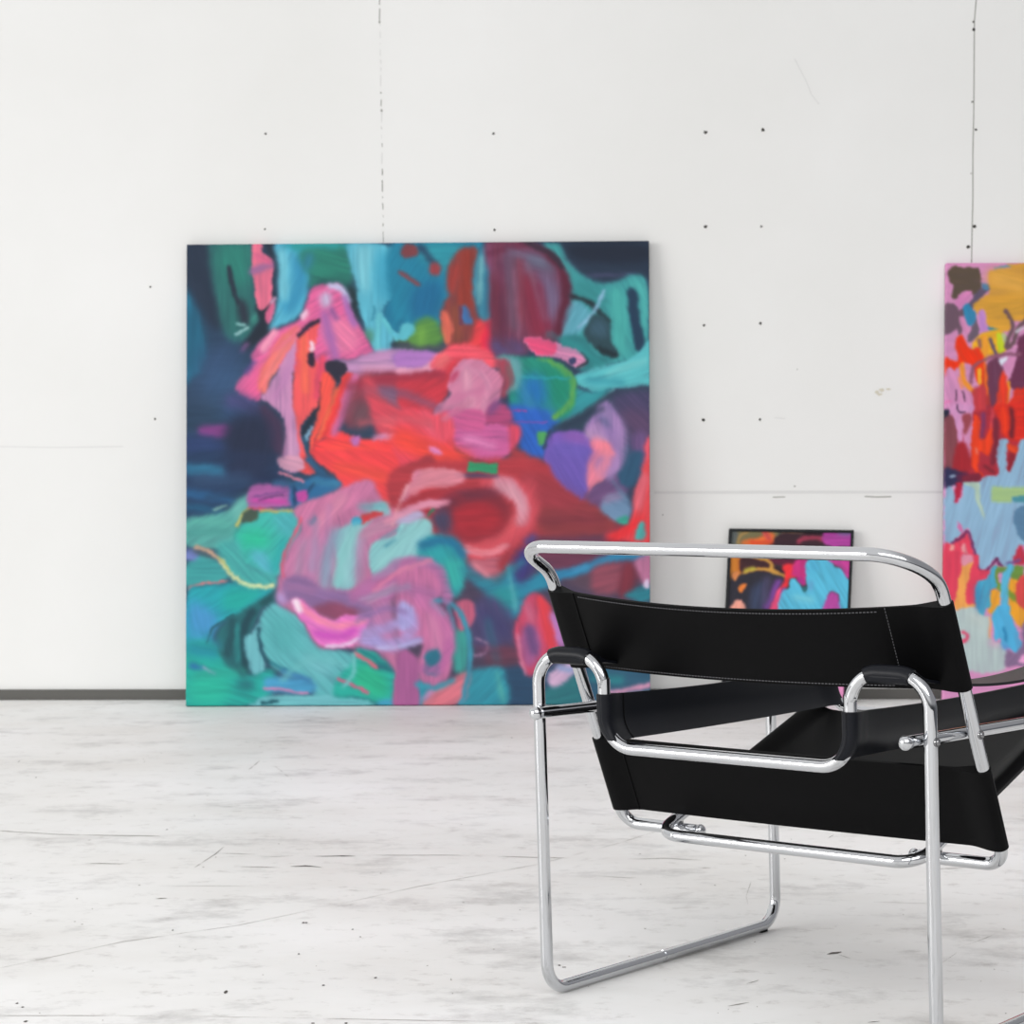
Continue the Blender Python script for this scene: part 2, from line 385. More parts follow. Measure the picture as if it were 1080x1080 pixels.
# ------------------------------------------------------------------ brushwork (colour, softness or (width, softness), points)
A_TL = [
('H','27405a',2,[0,0,1200,0,1200,1200,0,1200]),
('P','2d4460',8,[60,560,300,560,300,760,60,760]),('P','35577a',10,[130,600,300,600,280,700,180,740]),
('P','23708f',3,[40,270,100,320,140,470,138,580,105,635,40,640]),('P','243246',4,[60,60,170,60,190,240,230,420,170,420,100,300,60,220]),
('P','2c6d6b',3,[165,60,250,60,340,60,350,240,365,350,350,450,300,492,240,480,215,410,180,240]),
('P','2a7d72',6,[200,90,320,80,330,220,240,240]),
('S','23303f',(20,1.2),[245,170,258,250,285,320]),('S','28303f',(44,3),[300,330,315,400]),
('S','8cc2c0',(14,1),[282,412,312,418]),('S','a5d0d0',(12,1),[272,462,325,432]),('S','3b8a80',(30,2),[350,400,372,372]),
('P','1e2a3a',3,[395,60,450,60,445,260,440,350,330,520,300,540,330,480,420,300,425,160]),
('P','1e2937',2,[360,330,440,290,430,430,330,520,300,500,370,410]),
('P','e6708e',1,[343,60,380,60,392,110,425,140,430,220,428,300,400,345,372,352,358,300,346,190]),
('S','9c6796',(30,2),[345,190,422,160]),('S','d8648c',(24,2),[360,120,415,150]),('P','d8648c',1,[430,310,444,330,425,400,404,415,400,370]),('S','c89ab8',(16,1),[425,320,440,300]),
('P','56b0cc',2,[448,60,700,60,640,110,590,190,575,280,545,370,490,410,410,440,440,370,462,240,455,140]),
('P','338fb8',5,[510,120,570,110,585,190,560,290,510,370,470,330,520,230]),('S','74c4d6',(36,3),[470,110,480,300]),
('P','2f9fae',3,[470,60,760,60,740,100,560,110]),
('P','2a8070',3,[545,115,600,80,730,75,770,150,765,230,720,260,640,245,590,255,580,200]),('P','2d7d94',3,[560,130,600,100,590,180,560,170]),
('S','2b9a9a',(24,2),[520,80,700,78]),('P','1f4a4e',4,[600,235,700,225,780,260,792,340,785,400,750,350,720,280,640,262]),
('P','1e3038',2,[745,260,790,290,795,390,770,400]),
('P','5bb4cc',1.5,[745,70,840,65,930,80,962,120,955,210,940,290,905,330,900,370,930,420,938,480,915,538,870,542,842,500,815,410,792,330,785,250,760,160]),
('P','7ac6d6',4,[780,90,850,90,840,260,800,260]),('P','43a4c2',5,[860,120,950,120,935,280,880,310]),
('P','1f7e9e',2,[955,60,1100,60,1100,400,1010,440,960,450,910,400,900,335,942,280]),('P','145f88',5,[935,320,1060,300,1080,370,990,430,930,390]),
('P','2788a4',4,[1000,90,1100,90,1100,210,1000,220]),
('S','7c3f48',(38,2),[985,70,995,130]),('S','88434c',(22,1.5),[975,130,990,190,1045,238]),('P','7f3c40',2,[990,60,1040,70,1040,120,1000,130]),
('P','5f9a48',3,[1000,450,1050,400,1100,380,1100,510,950,500]),('P','4f8e78',3,[810,450,850,440,850,500,830,490]),('S','2b3a48',(20,2),[940,500,1100,515]),
('S','66c2cf',(24,1),[880,380,868,500,890,535]),('S','62c0ce',(24,1),[900,400,950,470]),('S','5ab6cc',(22,1),[1010,420,990,470,940,450]),('S','3a8fa8',(12,1),[860,340,850,400]),
('P','bd8cba',2,[770,560,840,532,960,520,1100,540,1100,600,1000,625,860,625,770,650,700,580]),('S','8f6ab2',(48,3),[960,560,1100,555]),('S','d8a0c4',(30,3),[820,600,1000,608]),
('P','e0649c',1.5,[595,262,650,243,720,248,745,310,770,390,810,440,835,500,850,532,740,565,690,560,650,605,600,650,480,600,390,640,290,695,275,690,345,590,340,545,400,470,470,430,545,390,575,310]),
('P','ec7ea8',4,[640,400,760,400,800,500,720,540,660,500]),
('P','c6bcdc',3,[632,285,662,275,680,310,668,345,640,335]),('S','b9c2e4',(22,2),[668,250,722,260,748,318]),('P','efc6de',1.5,[548,375,575,348,578,378,560,398]),
('S','a766aa',(40,3),[650,370,668,460,690,545]),('S','a86cb4',(24,2),[735,300,755,370,775,415]),('S','8a5a9a',(20,2),[680,350,700,390]),('S','f09ab8',(30,2),[440,450,390,520]),
('P','ea6299',1.5,[275,692,340,600,430,560,440,500,520,430,545,470,480,560,395,640,375,745]),
('P','ee7670',2,[450,490,520,425,545,450,480,560,420,650,405,715,372,690,370,640,400,570]),('S','f28a80',(24,2),[500,470,410,640]),
('P','c78cb8',1.2,[503,520,530,468,532,540,515,640,520,760,550,880,553,1032,450,1030,478,930,476,840,445,780,385,732,408,690,470,580]),
('S','b87cae',(26,3),[500,600,440,730]),('S','d6a0c6',(30,3),[500,880,515,1000]),
('P','ee5a5e',1.2,[532,475,580,430,605,395,626,420,610,500,600,560,650,600,640,690,612,780,565,820,548,890,590,1018,612,1045,555,1040,535,880,512,720,528,580]),
('S','f56a58',(30,2),[560,470,570,700]),('S','e24a68',(34,2),[640,560,620,720]),
('S','30223a',(18,1),[540,465,572,425,622,398]),('P','2c2036',1,[578,545,602,532,606,560,602,598,580,582]),('P','f0cadb',1,[590,490,606,495,605,528,585,535]),
('P','2d2a3c',1,[650,575,700,568,742,590,738,630,715,660,690,655,655,612]),('S','2a2836',(14,1),[640,665,632,735,612,790]),('S','1d2c3c',(30,1.5),[608,790,575,850,565,880]),
('S','86b0cc',(14,1),[592,855,565,905]),('S','2f3f52',(14,1),[720,640,700,690]),('S','27506c',(14,1),[560,900,580,985]),
('P','f2554b',1.2,[645,612,688,650,690,690,660,800,620,880,590,962,584,905,620,790,632,690]),
('P','ee3e40',1.2,[725,640,768,625,748,700,720,800,690,872,640,905,597,940,640,840,672,760]),('S','f26a4c',(18,1.5),[700,690,625,900]),
('P','f24349',1.5,[583,960,640,905,700,870,800,900,900,895,1100,860,1100,1200,760,1200,700,1060,635,1010]),('P','f85048',5,[650,930,850,930,960,1030,800,1060,690,1020]),
('P','8c3c4e',4,[765,650,860,620,1000,635,1100,620,1100,700,840,700,850,770,800,840,745,855,728,790]),('P','a8384a',4,[850,640,1100,630,1100,690,900,690]),
('P','86607c',5,[860,690,960,700,1100,750,1100,800,900,760]),('P','6c4a56',5,[760,770,850,740,860,830,780,860]),
('P','d44a5c',2.5,[825,705,880,730,1000,800,1100,800,1100,890,900,905,840,780]),('S','f0606c',(40,4),[900,830,1080,880]),
('S','d06a9e',(34,2),[775,640,745,720,720,800,690,875]),('S','d890b8',(22,2),[860,895,1080,885]),('P','b86cb0',1.5,[760,895,800,890,790,930,765,925]),
('P','a63440',3,[960,1040,1010,980,1100,950,1100,1100,930,1100]),
('P','4b4a7c',4,[250,705,350,735,390,800,330,850,250,800,225,760]),('P','2f5278',6,[200,770,340,800,370,860,280,870]),('S','823f84',(56,2.5),[140,872,250,872]),
('P','573654',3,[375,760,440,800,474,870,462,990,410,920]),('P','1f2b40',5,[260,830,390,820,420,960,450,1100,200,1100,230,940]),
('P','2a6a8e',2.5,[60,985,140,990,225,1005,215,1060,60,1070]),('P','2a3f6c',4,[60,890,230,910,220,980,60,985]),('S','8c5a90',(18,2),[300,530,320,500]),('S','5a4a8a',(22,2),[320,620,350,580]),
]
A_TR = [
('P','1f80a0',3,[-60,40,320,40,200,300,150,420,60,440,-20,400,-60,420]),('P','1a6a96',5,[20,260,140,230,130,380,20,390]),
('P','2c92a4',4,[60,70,230,70,180,180,60,140]),('S','253c5c',(26,2.5),[50,80,110,150]),
('P','7d3f46',1.5,[-20,70,35,75,40,115,-20,130]),('P','963f46',2,[95,160,120,145,142,170,130,205,98,200]),('S','88434c',(20,1.5),[-30,190,40,240]),
('P','8a4040',2,[170,160,225,95,285,80,292,140,268,200,285,320,305,395,350,400,350,500,200,520,165,490,135,395,150,320,175,285]),
('S','a03c38',(36,2.5),[205,170,180,260]),('S','96382f',(60,3),[255,120,240,330]),('S','8e4a3c',(44,3),[200,350,210,470]),
('P','e24048',2,[290,400,358,392,362,470,362,556,250,560,140,560,175,510,260,490]),('P','f02c4a',2,[325,420,358,400,358,540,310,520]),
('P','e06a58',1.5,[140,365,165,358,188,430,178,505,152,480]),('P','3f74b0',1.5,[228,345,250,338,272,395,262,412,230,405]),('S','6a3a50',(16,1),[220,340,225,410]),
('P','4089a2',2,[285,140,325,80,350,160,350,380,300,385,275,250]),('S','78b8bf',(18,2),[310,130,300,320]),('S','2d7896',(20,2),[335,200,330,370]),
('P','7a3a54',2.5,[330,60,480,60,590,95,670,170,688,260,672,380,640,480,540,500,480,545,365,540,355,420,345,200]),
('P','6d4a68',5,[400,110,560,100,620,190,560,250,430,240]),('S','6c2c42',(50,4),[375,250,385,500]),('S','842a44',(80,4),[505,230,550,430]),('S','6a5068',(50,4),[440,130,450,420]),
('P','74688a',6,[560,200,640,240,645,350,600,420,570,330]),('S','5c667c',(40,5),[520,140,600,170]),('S','5a1f34',(46,3),[600,110,668,190,672,300,640,450]),('S','8a3a4e',(30,4),[470,140,480,400]),
('P','564c7c',5,[360,480,480,490,480,545,365,545]),('S','7c4a70',(20,3),[340,80,350,180]),
('P','25354a',1.5,[640,50,1040,40,1040,225,965,190,900,215,830,232,740,205,690,150,650,85]),('S','4c4c70',(10,2),[760,205,950,200]),('P','1c2638',4,[690,70,1000,70,1000,150,720,140]),
('P','3f9da0',2,[565,66,640,72,680,150,745,210,830,240,940,205,1010,235,1015,500,960,562,860,585,780,610,700,580,650,480,680,330,690,240,640,140]),
('P','358c90',4,[720,230,820,250,860,330,800,350,700,300]),('P','48aca8',4,[860,260,920,300,930,520,890,540,860,420]),('S','52b8b4',(34,4),[960,230,1000,300,990,430]),
('S','22303c',(22,1.5),[505,66,600,110,650,170]),('S','1f2e36',(22,1.5),[690,295,770,325,845,400]),
('P','5fa8bc',2,[655,400,690,315,765,355,745,440,660,470]),('S','8cbbd8',(14,1.2),[828,270,795,345,720,430]),
('P','2a4650',1.5,[780,370,850,405,858,480,890,540,850,555,790,510,742,470]),('P','1a2c34',1.5,[785,508,890,540,850,556]),('P','3a5a6c',3,[790,390,840,420,830,470,770,450]),
('S','1f3a54',(42,1.5),[945,275,960,390,985,520]),('P','2a7a80',2,[650,470,740,470,800,540,860,560,740,610,700,570]),
('P','57b8c0',1.2,[715,625,840,590,940,560,1040,480,1040,665,930,685,850,690,800,705,710,665]),('S','3fa0b0',(26,2.5),[760,650,900,660]),('S','6cc4c8',(26,2),[850,620,1000,570]),
('P','32949e',2,[690,690,780,700,875,690,770,770,690,835,620,845,650,760]),('S','80c4cc',(8,1),[872,692,745,790,650,832]),
('P','218f7c',2,[370,560,480,550,610,565,690,630,708,720,650,835,560,830,470,800,425,740,440,640]),('P','1a8a70',4,[560,590,660,620,690,720,600,740]),
('P','1f70b4',6,[480,650,570,640,580,760,480,760]),('P','2a62c0',3,[425,755,600,780,640,830,590,890,575,990,490,965,460,870]),('S','2f86a8',(20,3),[600,760,620,800]),
('S','66aa48',(22,1.5),[600,572,680,630,698,710,670,770,618,812]),('S','2aa4b4',(7,1),[480,640,690,645]),('P','6aa2ac',2.5,[372,555,470,562,480,660,440,690,400,620]),('S','c23a8a',(5,.8),[440,780,500,780]),('S','a04aa8',(5,.8),[440,830,585,828]),
('P','c83848',2,[-40,625,70,625,170,600,180,680,120,780,60,800,-40,760]),('P','b078c2',1.5,[-40,530,80,530,140,545,90,600,-40,605]),('P','e8a6c2',1.5,[-40,600,60,600,120,550,150,530,160,560,100,615,-40,630]),
('P','f0586a',2,[90,590,160,520,260,500,360,540,370,600,170,620]),('P','e86a70',2,[110,590,160,535,180,600]),
('S','474c58',(22,2),[-30,498,150,515]),('P','5c9246',2.5,[10,440,60,385,120,400,150,490,40,505,10,480]),('S','7ab04c',(20,3),[60,440,60,490]),('P','58b4c4',1.5,[-30,420,15,410,25,450,-30,480]),
('P','d83a4a',3,[160,590,260,560,200,640,170,700]),
('P','cf80a2',1.2,[165,680,215,580,290,562,360,600,402,640,385,740,345,790,315,850,270,850,225,805,105,835,120,770,180,715]),('P','c0486c',1.5,[185,635,218,610,205,650,178,665]),('S','dc9ab4',(36,3),[250,620,260,760]),('S','c4739a',(26,3),[190,730,330,690]),
('P','aa4458',2,[365,565,435,580,430,690,392,735,400,650]),('S','7a5a60',(22,2),[425,600,440,680]),
('P','b04878',2,[335,775,380,750,430,775,430,850,325,840]),('S','7a4a80',(30,3),[380,745,345,790]),
('P','c95f9a',1.2,[192,850,320,838,430,852,445,930,385,1000,285,985,205,940]),('P','dc4a66',2,[425,842,478,850,470,910,435,960,430,900]),('S','d880b4',(30,3),[240,900,360,930]),
('P','ea4a5e',2,[-40,790,80,790,180,850,205,950,255,1010,245,1080,-40,1080]),('S','f24a40',(90,5),[-30,900,90,950,230,1000]),('S','e86078',(40,4),[60,800,120,880]),('P','dc7eb4',1.5,[85,930,130,945,140,970,100,960]),
('P','3a5a90',2,[400,985,500,975,560,1000,430,1010]),
('P','a63c44',2.5,[450,940,560,1000,670,1090,360,1100,380,1010,420,990]),
('P','46506c',1.5,[212,1030,380,1045,380,1070,220,1062]),('H','2f9a6c',1.2,[258,998,385,1008,378,1050,258,1038]),
('P','4a9c5c',1.2,[548,868,592,882,565,930,550,905]),('S','2f3f52',(12,1),[600,870,572,940]),
('P','7a5ab6',1.5,[592,910,640,865,720,868,775,900,778,1000,745,1140,690,1130,620,1070,580,1000]),('P','6e62ba',5,[600,960,700,930,740,1020,640,1060]),('S','8a5cb0',(50,4),[680,890,740,900]),
('P','2c4154',2,[600,860,720,790,800,740,860,700,1040,690,1040,900,900,850,850,780,760,850,660,860]),('P','4b4468',4,[860,720,1040,710,1040,900,910,850]),('P','5c4668',5,[900,780,1030,800,1030,920,950,900]),
('P','9a7ab4',2,[790,790,835,740,880,790,912,880,895,1000,840,1060,790,1060,840,940,790,890,740,860]),('P','c49ac4',2.5,[745,870,790,860,850,920,800,930]),('P','6a6a98',3,[820,760,860,790,850,850,810,830]),('P','212b46',1.5,[780,840,815,815,812,872,785,885],.25),
('P','f27e98',1.8,[780,900,850,930,858,1000,810,1060,755,1140,770,1000]),('S','fa8088',(40,4),[830,950,800,1060]),
('P','1f4a62',2,[912,930,945,940,955,1010,930,1100,885,1100,900,1000]),('P','6a5080',3,[945,890,1010,880,1000,1000,960,1060]),('P','e2566a',1.5,[1003,915,1040,890,1040,1100,975,1100,995,1000]),
]
A_BL = [
('P','223a5c',3,[50,-30,450,-30,490,60,430,110,340,100,240,170,200,225,50,230]),('S','2c6c90',(40,3),[60,30,220,40]),('S','266090',(30,3),[60,130,260,160]),('S','1c2c4c',(40,4),[250,40,440,70]),('S','1f5c80',(26,3),[60,190,210,210]),('S','7aa6a0',(12,1),[180,200,230,185]),
('P','58a8a2',2,[50,245,160,225,240,205,310,140,338,130,338,190,285,270,260,340,180,365,50,345]),('P','6ab4ac',4,[260,190,320,150,330,190,280,240]),('S','4a9a94',(30,3),[60,300,240,290]),
('P','a85c9e',1.5,[330,110,420,90,500,95,525,180,440,190,335,195]),('S','c048a0',(20,1.5),[350,160,480,170]),('S','7a4a8a',(10,1),[350,145,480,125]),('S','5c3c70',(8,1),[370,160,470,140]),('S','d0506c',(12,1),[330,195,530,205]),
('P','2b6a9a',1.8,[505,95,560,75,640,55,725,95,670,130,600,175,510,190]),('S','1c3c64',(14,1),[520,100,520,180]),('S','20486c',(14,1),[600,90,560,170]),('P','c2489e',1.2,[530,128,575,120,570,165,530,165]),('S','2a5a80',(24,2),[440,85,560,100]),('S','3a80a4',(22,2),[600,80,700,95]),
('P','ee464c',1.5,[615,-40,940,-40,950,120,920,215,880,140,830,80,740,100,690,55]),('P','9e3642',2,[920,80,960,30,1100,-30,1100,50,1000,100,950,230,925,190]),('S','f05046',(50,4),[700,20,900,60]),
('P','e04a4c',1.5,[550,-20,580,-20,610,35,540,40]),('P','d49ab4',1.2,[452,-20,548,-20,555,35,470,30]),('S','d88098',(10,1),[460,45,560,80]),('S','2a587e',(26,1.5),[580,-10,640,50]),
('P','3db4aa',2,[290,270,372,208,520,205,548,245,530,330,490,400,462,480,400,472,300,420,265,340]),('P','2cba98',5,[280,300,380,280,420,340,330,380]),('P','58b2c8',4,[330,370,400,390,440,470,390,470]),('P','4cb0b8',4,[430,220,530,220,520,310,460,300]),('S','2aa8ac',(40,4),[480,340,440,440]),
('S','c6ba64',(12,1),[280,268,300,220,330,200]),('S','c0a860',(8,1),[380,205,520,206]),('P','46564a',1.2,[300,215,345,198,372,212,360,245,305,258]),
('P','46a8a6',3,[200,340,270,330,330,430,440,480,450,530,330,560,200,420]),
('P','3c9c9e',2,[60,440,130,380,200,420,245,490,160,512,60,520]),('P','6c7cba',2,[60,372,110,368,118,405,60,412]),('S','4b5a68',(22,2),[105,372,190,400]),
('S','cba58c',(15,1.2),[105,358,170,380,220,430]),('S','dedca4',(18,1.2),[215,420,260,480,330,522,425,522]),('S','f0ecb0',(10,1),[300,510,370,525]),('S','a0b070',(8,1),[200,400,250,460]),('S','e2767c',(9,.9),[75,535,100,515,240,502]),
('P','24a2ae',2,[70,545,130,520,260,510,340,545,430,535,390,590,300,640,200,680,150,770,60,770]),('P','4796cc',5,[78,590,140,600,205,660,170,740,78,745]),('P','20a8a0',4,[250,530,380,550,300,620,220,610]),
('P','22a99e',3,[60,770,190,755,260,860,330,890,430,860,430,950,360,1010,60,1030]),('S','1f88a0',(40,4),[80,780,190,800]),('P','26b49c',6,[80,900,240,900,220,1000,80,1000]),
('P','256a70',2,[195,720,250,655,330,605,440,545,445,580,385,610,350,690,310,760,325,885,250,860,210,800]),('S','1c4a54',(30,2),[265,670,240,800]),('S','1a4450',(34,2),[345,630,300,720,315,860]),('S','2a8a8c',(18,2),[280,680,285,830]),('S','1c4c56',(7,.9),[150,755,185,690,265,640]),('S','1d5058',(30,2),[390,590,440,560]),
('P','5fb4ba',2,[395,620,440,590,500,620,560,670,620,775,720,790,765,810,770,870,720,930,670,1010,600,1010,595,920,480,885,405,830,378,760,370,690]),('P','54acb0',6,[420,650,520,680,500,800,420,760]),('P','70bcc4',5,[560,780,680,810,660,900,570,860]),
('P','6cb6c0',1.5,[312,740,345,710,372,680,378,780,402,855,358,888,325,840]),('S','1e5060',(14,1.2),[368,700,380,790,415,840]),('S','2a7c8c',(12,1.2),[420,840,520,880]),
('P','4aa0cc',2.5,[395,905,480,895,600,915,595,965,420,960]),('S','3a7cae',(20,2),[470,870,580,910]),('S','d480ac',(9,1),[395,943,570,967]),('S','b4a4cc',(12,1.2),[138,865,188,885]),('S','2a5cae',(14,2),[90,850,130,870]),
('P','1f6e76',4,[275,905,345,910,350,950,290,950]),('P','6cb8c0',1.5,[350,1005,420,975,600,975,800,985,830,1025,350,1025]),('S','16505c',(12,1),[385,1005,450,1000]),
('P','26aa9c',2,[700,910,760,840,780,780,860,800,950,880,950,1030,800,985,690,980]),('P','2ab48c',4,[780,850,900,890,900,980,780,940]),('S','2a6478',(24,2),[860,850,985,872]),('S','e26e80',(18,1.2),[775,800,860,855]),('S','1c7c80',(14,1.5),[800,790,930,870]),('S','d05e80',(12,1.2),[705,905,830,965]),('S','6ec0c0',(18,1.5),[765,805,770,880,730,935]),('S','4aa0d0',(24,2),[880,1005,950,1000]),
('P','ba7098',2,[520,195,640,145,820,80,862,112,940,215,1100,140,1100,1040,950,1040,950,890,850,790,750,780,620,775,555,665,450,585,458,470,500,360,555,280]),
('P','cb78a2',2,[525,195,690,128,820,72,858,108,800,170,700,225,650,320,640,440,660,520,560,535,480,480,520,360,560,270]),('S','d488a8',(50,4),[720,150,640,250]),('S','ac8cae',(40,4),[560,330,535,470]),('S','b07ca8',(36,4),[610,340,590,500]),('S','d25a78',(13,1.2),[550,240,475,400,475,480]),('P','4a7896',1.5,[580,250,605,228,615,250,590,268]),
('P','84bfc6',2,[690,300,780,240,830,205,860,172,910,170,928,228,870,228,810,290,785,400,775,520,720,535,685,515,700,420]),('S','889ab4',(50,4),[690,300,655,420,650,520]),('S','96ccd0',(40,4),[750,310,740,500]),('S','6ea8b4',(24,3),[800,190,900,180]),
('P','cc3a42',1.2,[788,240,830,208,895,212,880,232,830,245,805,262]),('P','3a9cc0',1.2,[758,238,795,232,800,255,770,268]),
('S','b4809e',(54,3),[810,310,900,262,1080,235]),('S','a890b0',(36,4),[800,330,790,500]),('S','d880a4',(30,3),[940,210,1080,160]),
('P','84c2c6',1.5,[850,340,940,310,1020,270,1100,235,1100,340,1000,430,920,500,850,555,848,470,838,420]),('S','4a8ea4',(12,1.5),[905,355,955,325]),('S','4a8ca0',(14,1.5),[945,440,1005,405]),('S','98d0d2',(34,4),[880,420,1040,310]),
('P','b868a2',2.5,[760,560,850,500,960,460,1040,420,1100,430,1100,600,1000,580,900,590,800,600]),('S','ae8eac',(26,3),[830,590,930,530,1040,490]),('S','c06090',(20,2),[840,520,980,450]),
('P','8a6a9c',2.5,[470,520,500,480,580,490,640,535,740,540,800,590,900,610,995,575,985,620,900,645,800,660,690,660,600,625,530,575,480,590]),('P','8a4866',2.5,[590,620,640,595,700,590,830,640,760,665,680,662]),('S','946a98',(30,3),[490,520,600,540]),
('P','e878c6',1.2,[515,575,545,580,600,620,640,650,690,662,740,638,835,660,805,720,765,768,680,778,620,760,575,690,525,630]),('S','f48cac',(26,2),[545,605,620,660,700,690,815,665]),('S','f2dcec',(24,1.5),[525,585,540,625]),('S','c44cb8',(26,3),[610,715,700,735,770,705]),('S','f2dcf2',(14,1.2),[655,772,720,770,782,742]),
('S','a59cd6',(60,3),[880,740,980,690,1010,640]),('S','a898d2',(46,3),[810,745,920,765,1045,770]),('S','8a6ea4',(30,3),[840,680,980,655]),('S','8a6a98',(34,3),[800,640,990,600]),('P','b878a8',3,[860,600,960,590,960,720,1060,800,940,790,860,700]),
('P','c068a2',3,[1000,560,1100,540,1100,860,1040,820,1050,700]),('P','b098d0',3,[460,540,490,590,470,600,445,575]),
('P','a65e8e',1.8,[955,790,1050,770,1045,880,1040,1030,940,1030,950,880]),('S','c870a0',(34,4),[990,820,1010,1000]),
('P','2c90a4',2,[1048,890,1100,870,1100,1030,1045,1030]),('P','3a6cae',1.2,[1040,790,1060,780,1058,805,1042,808]),('S','e07090',(10,1),[1045,900,1080,930]),
]
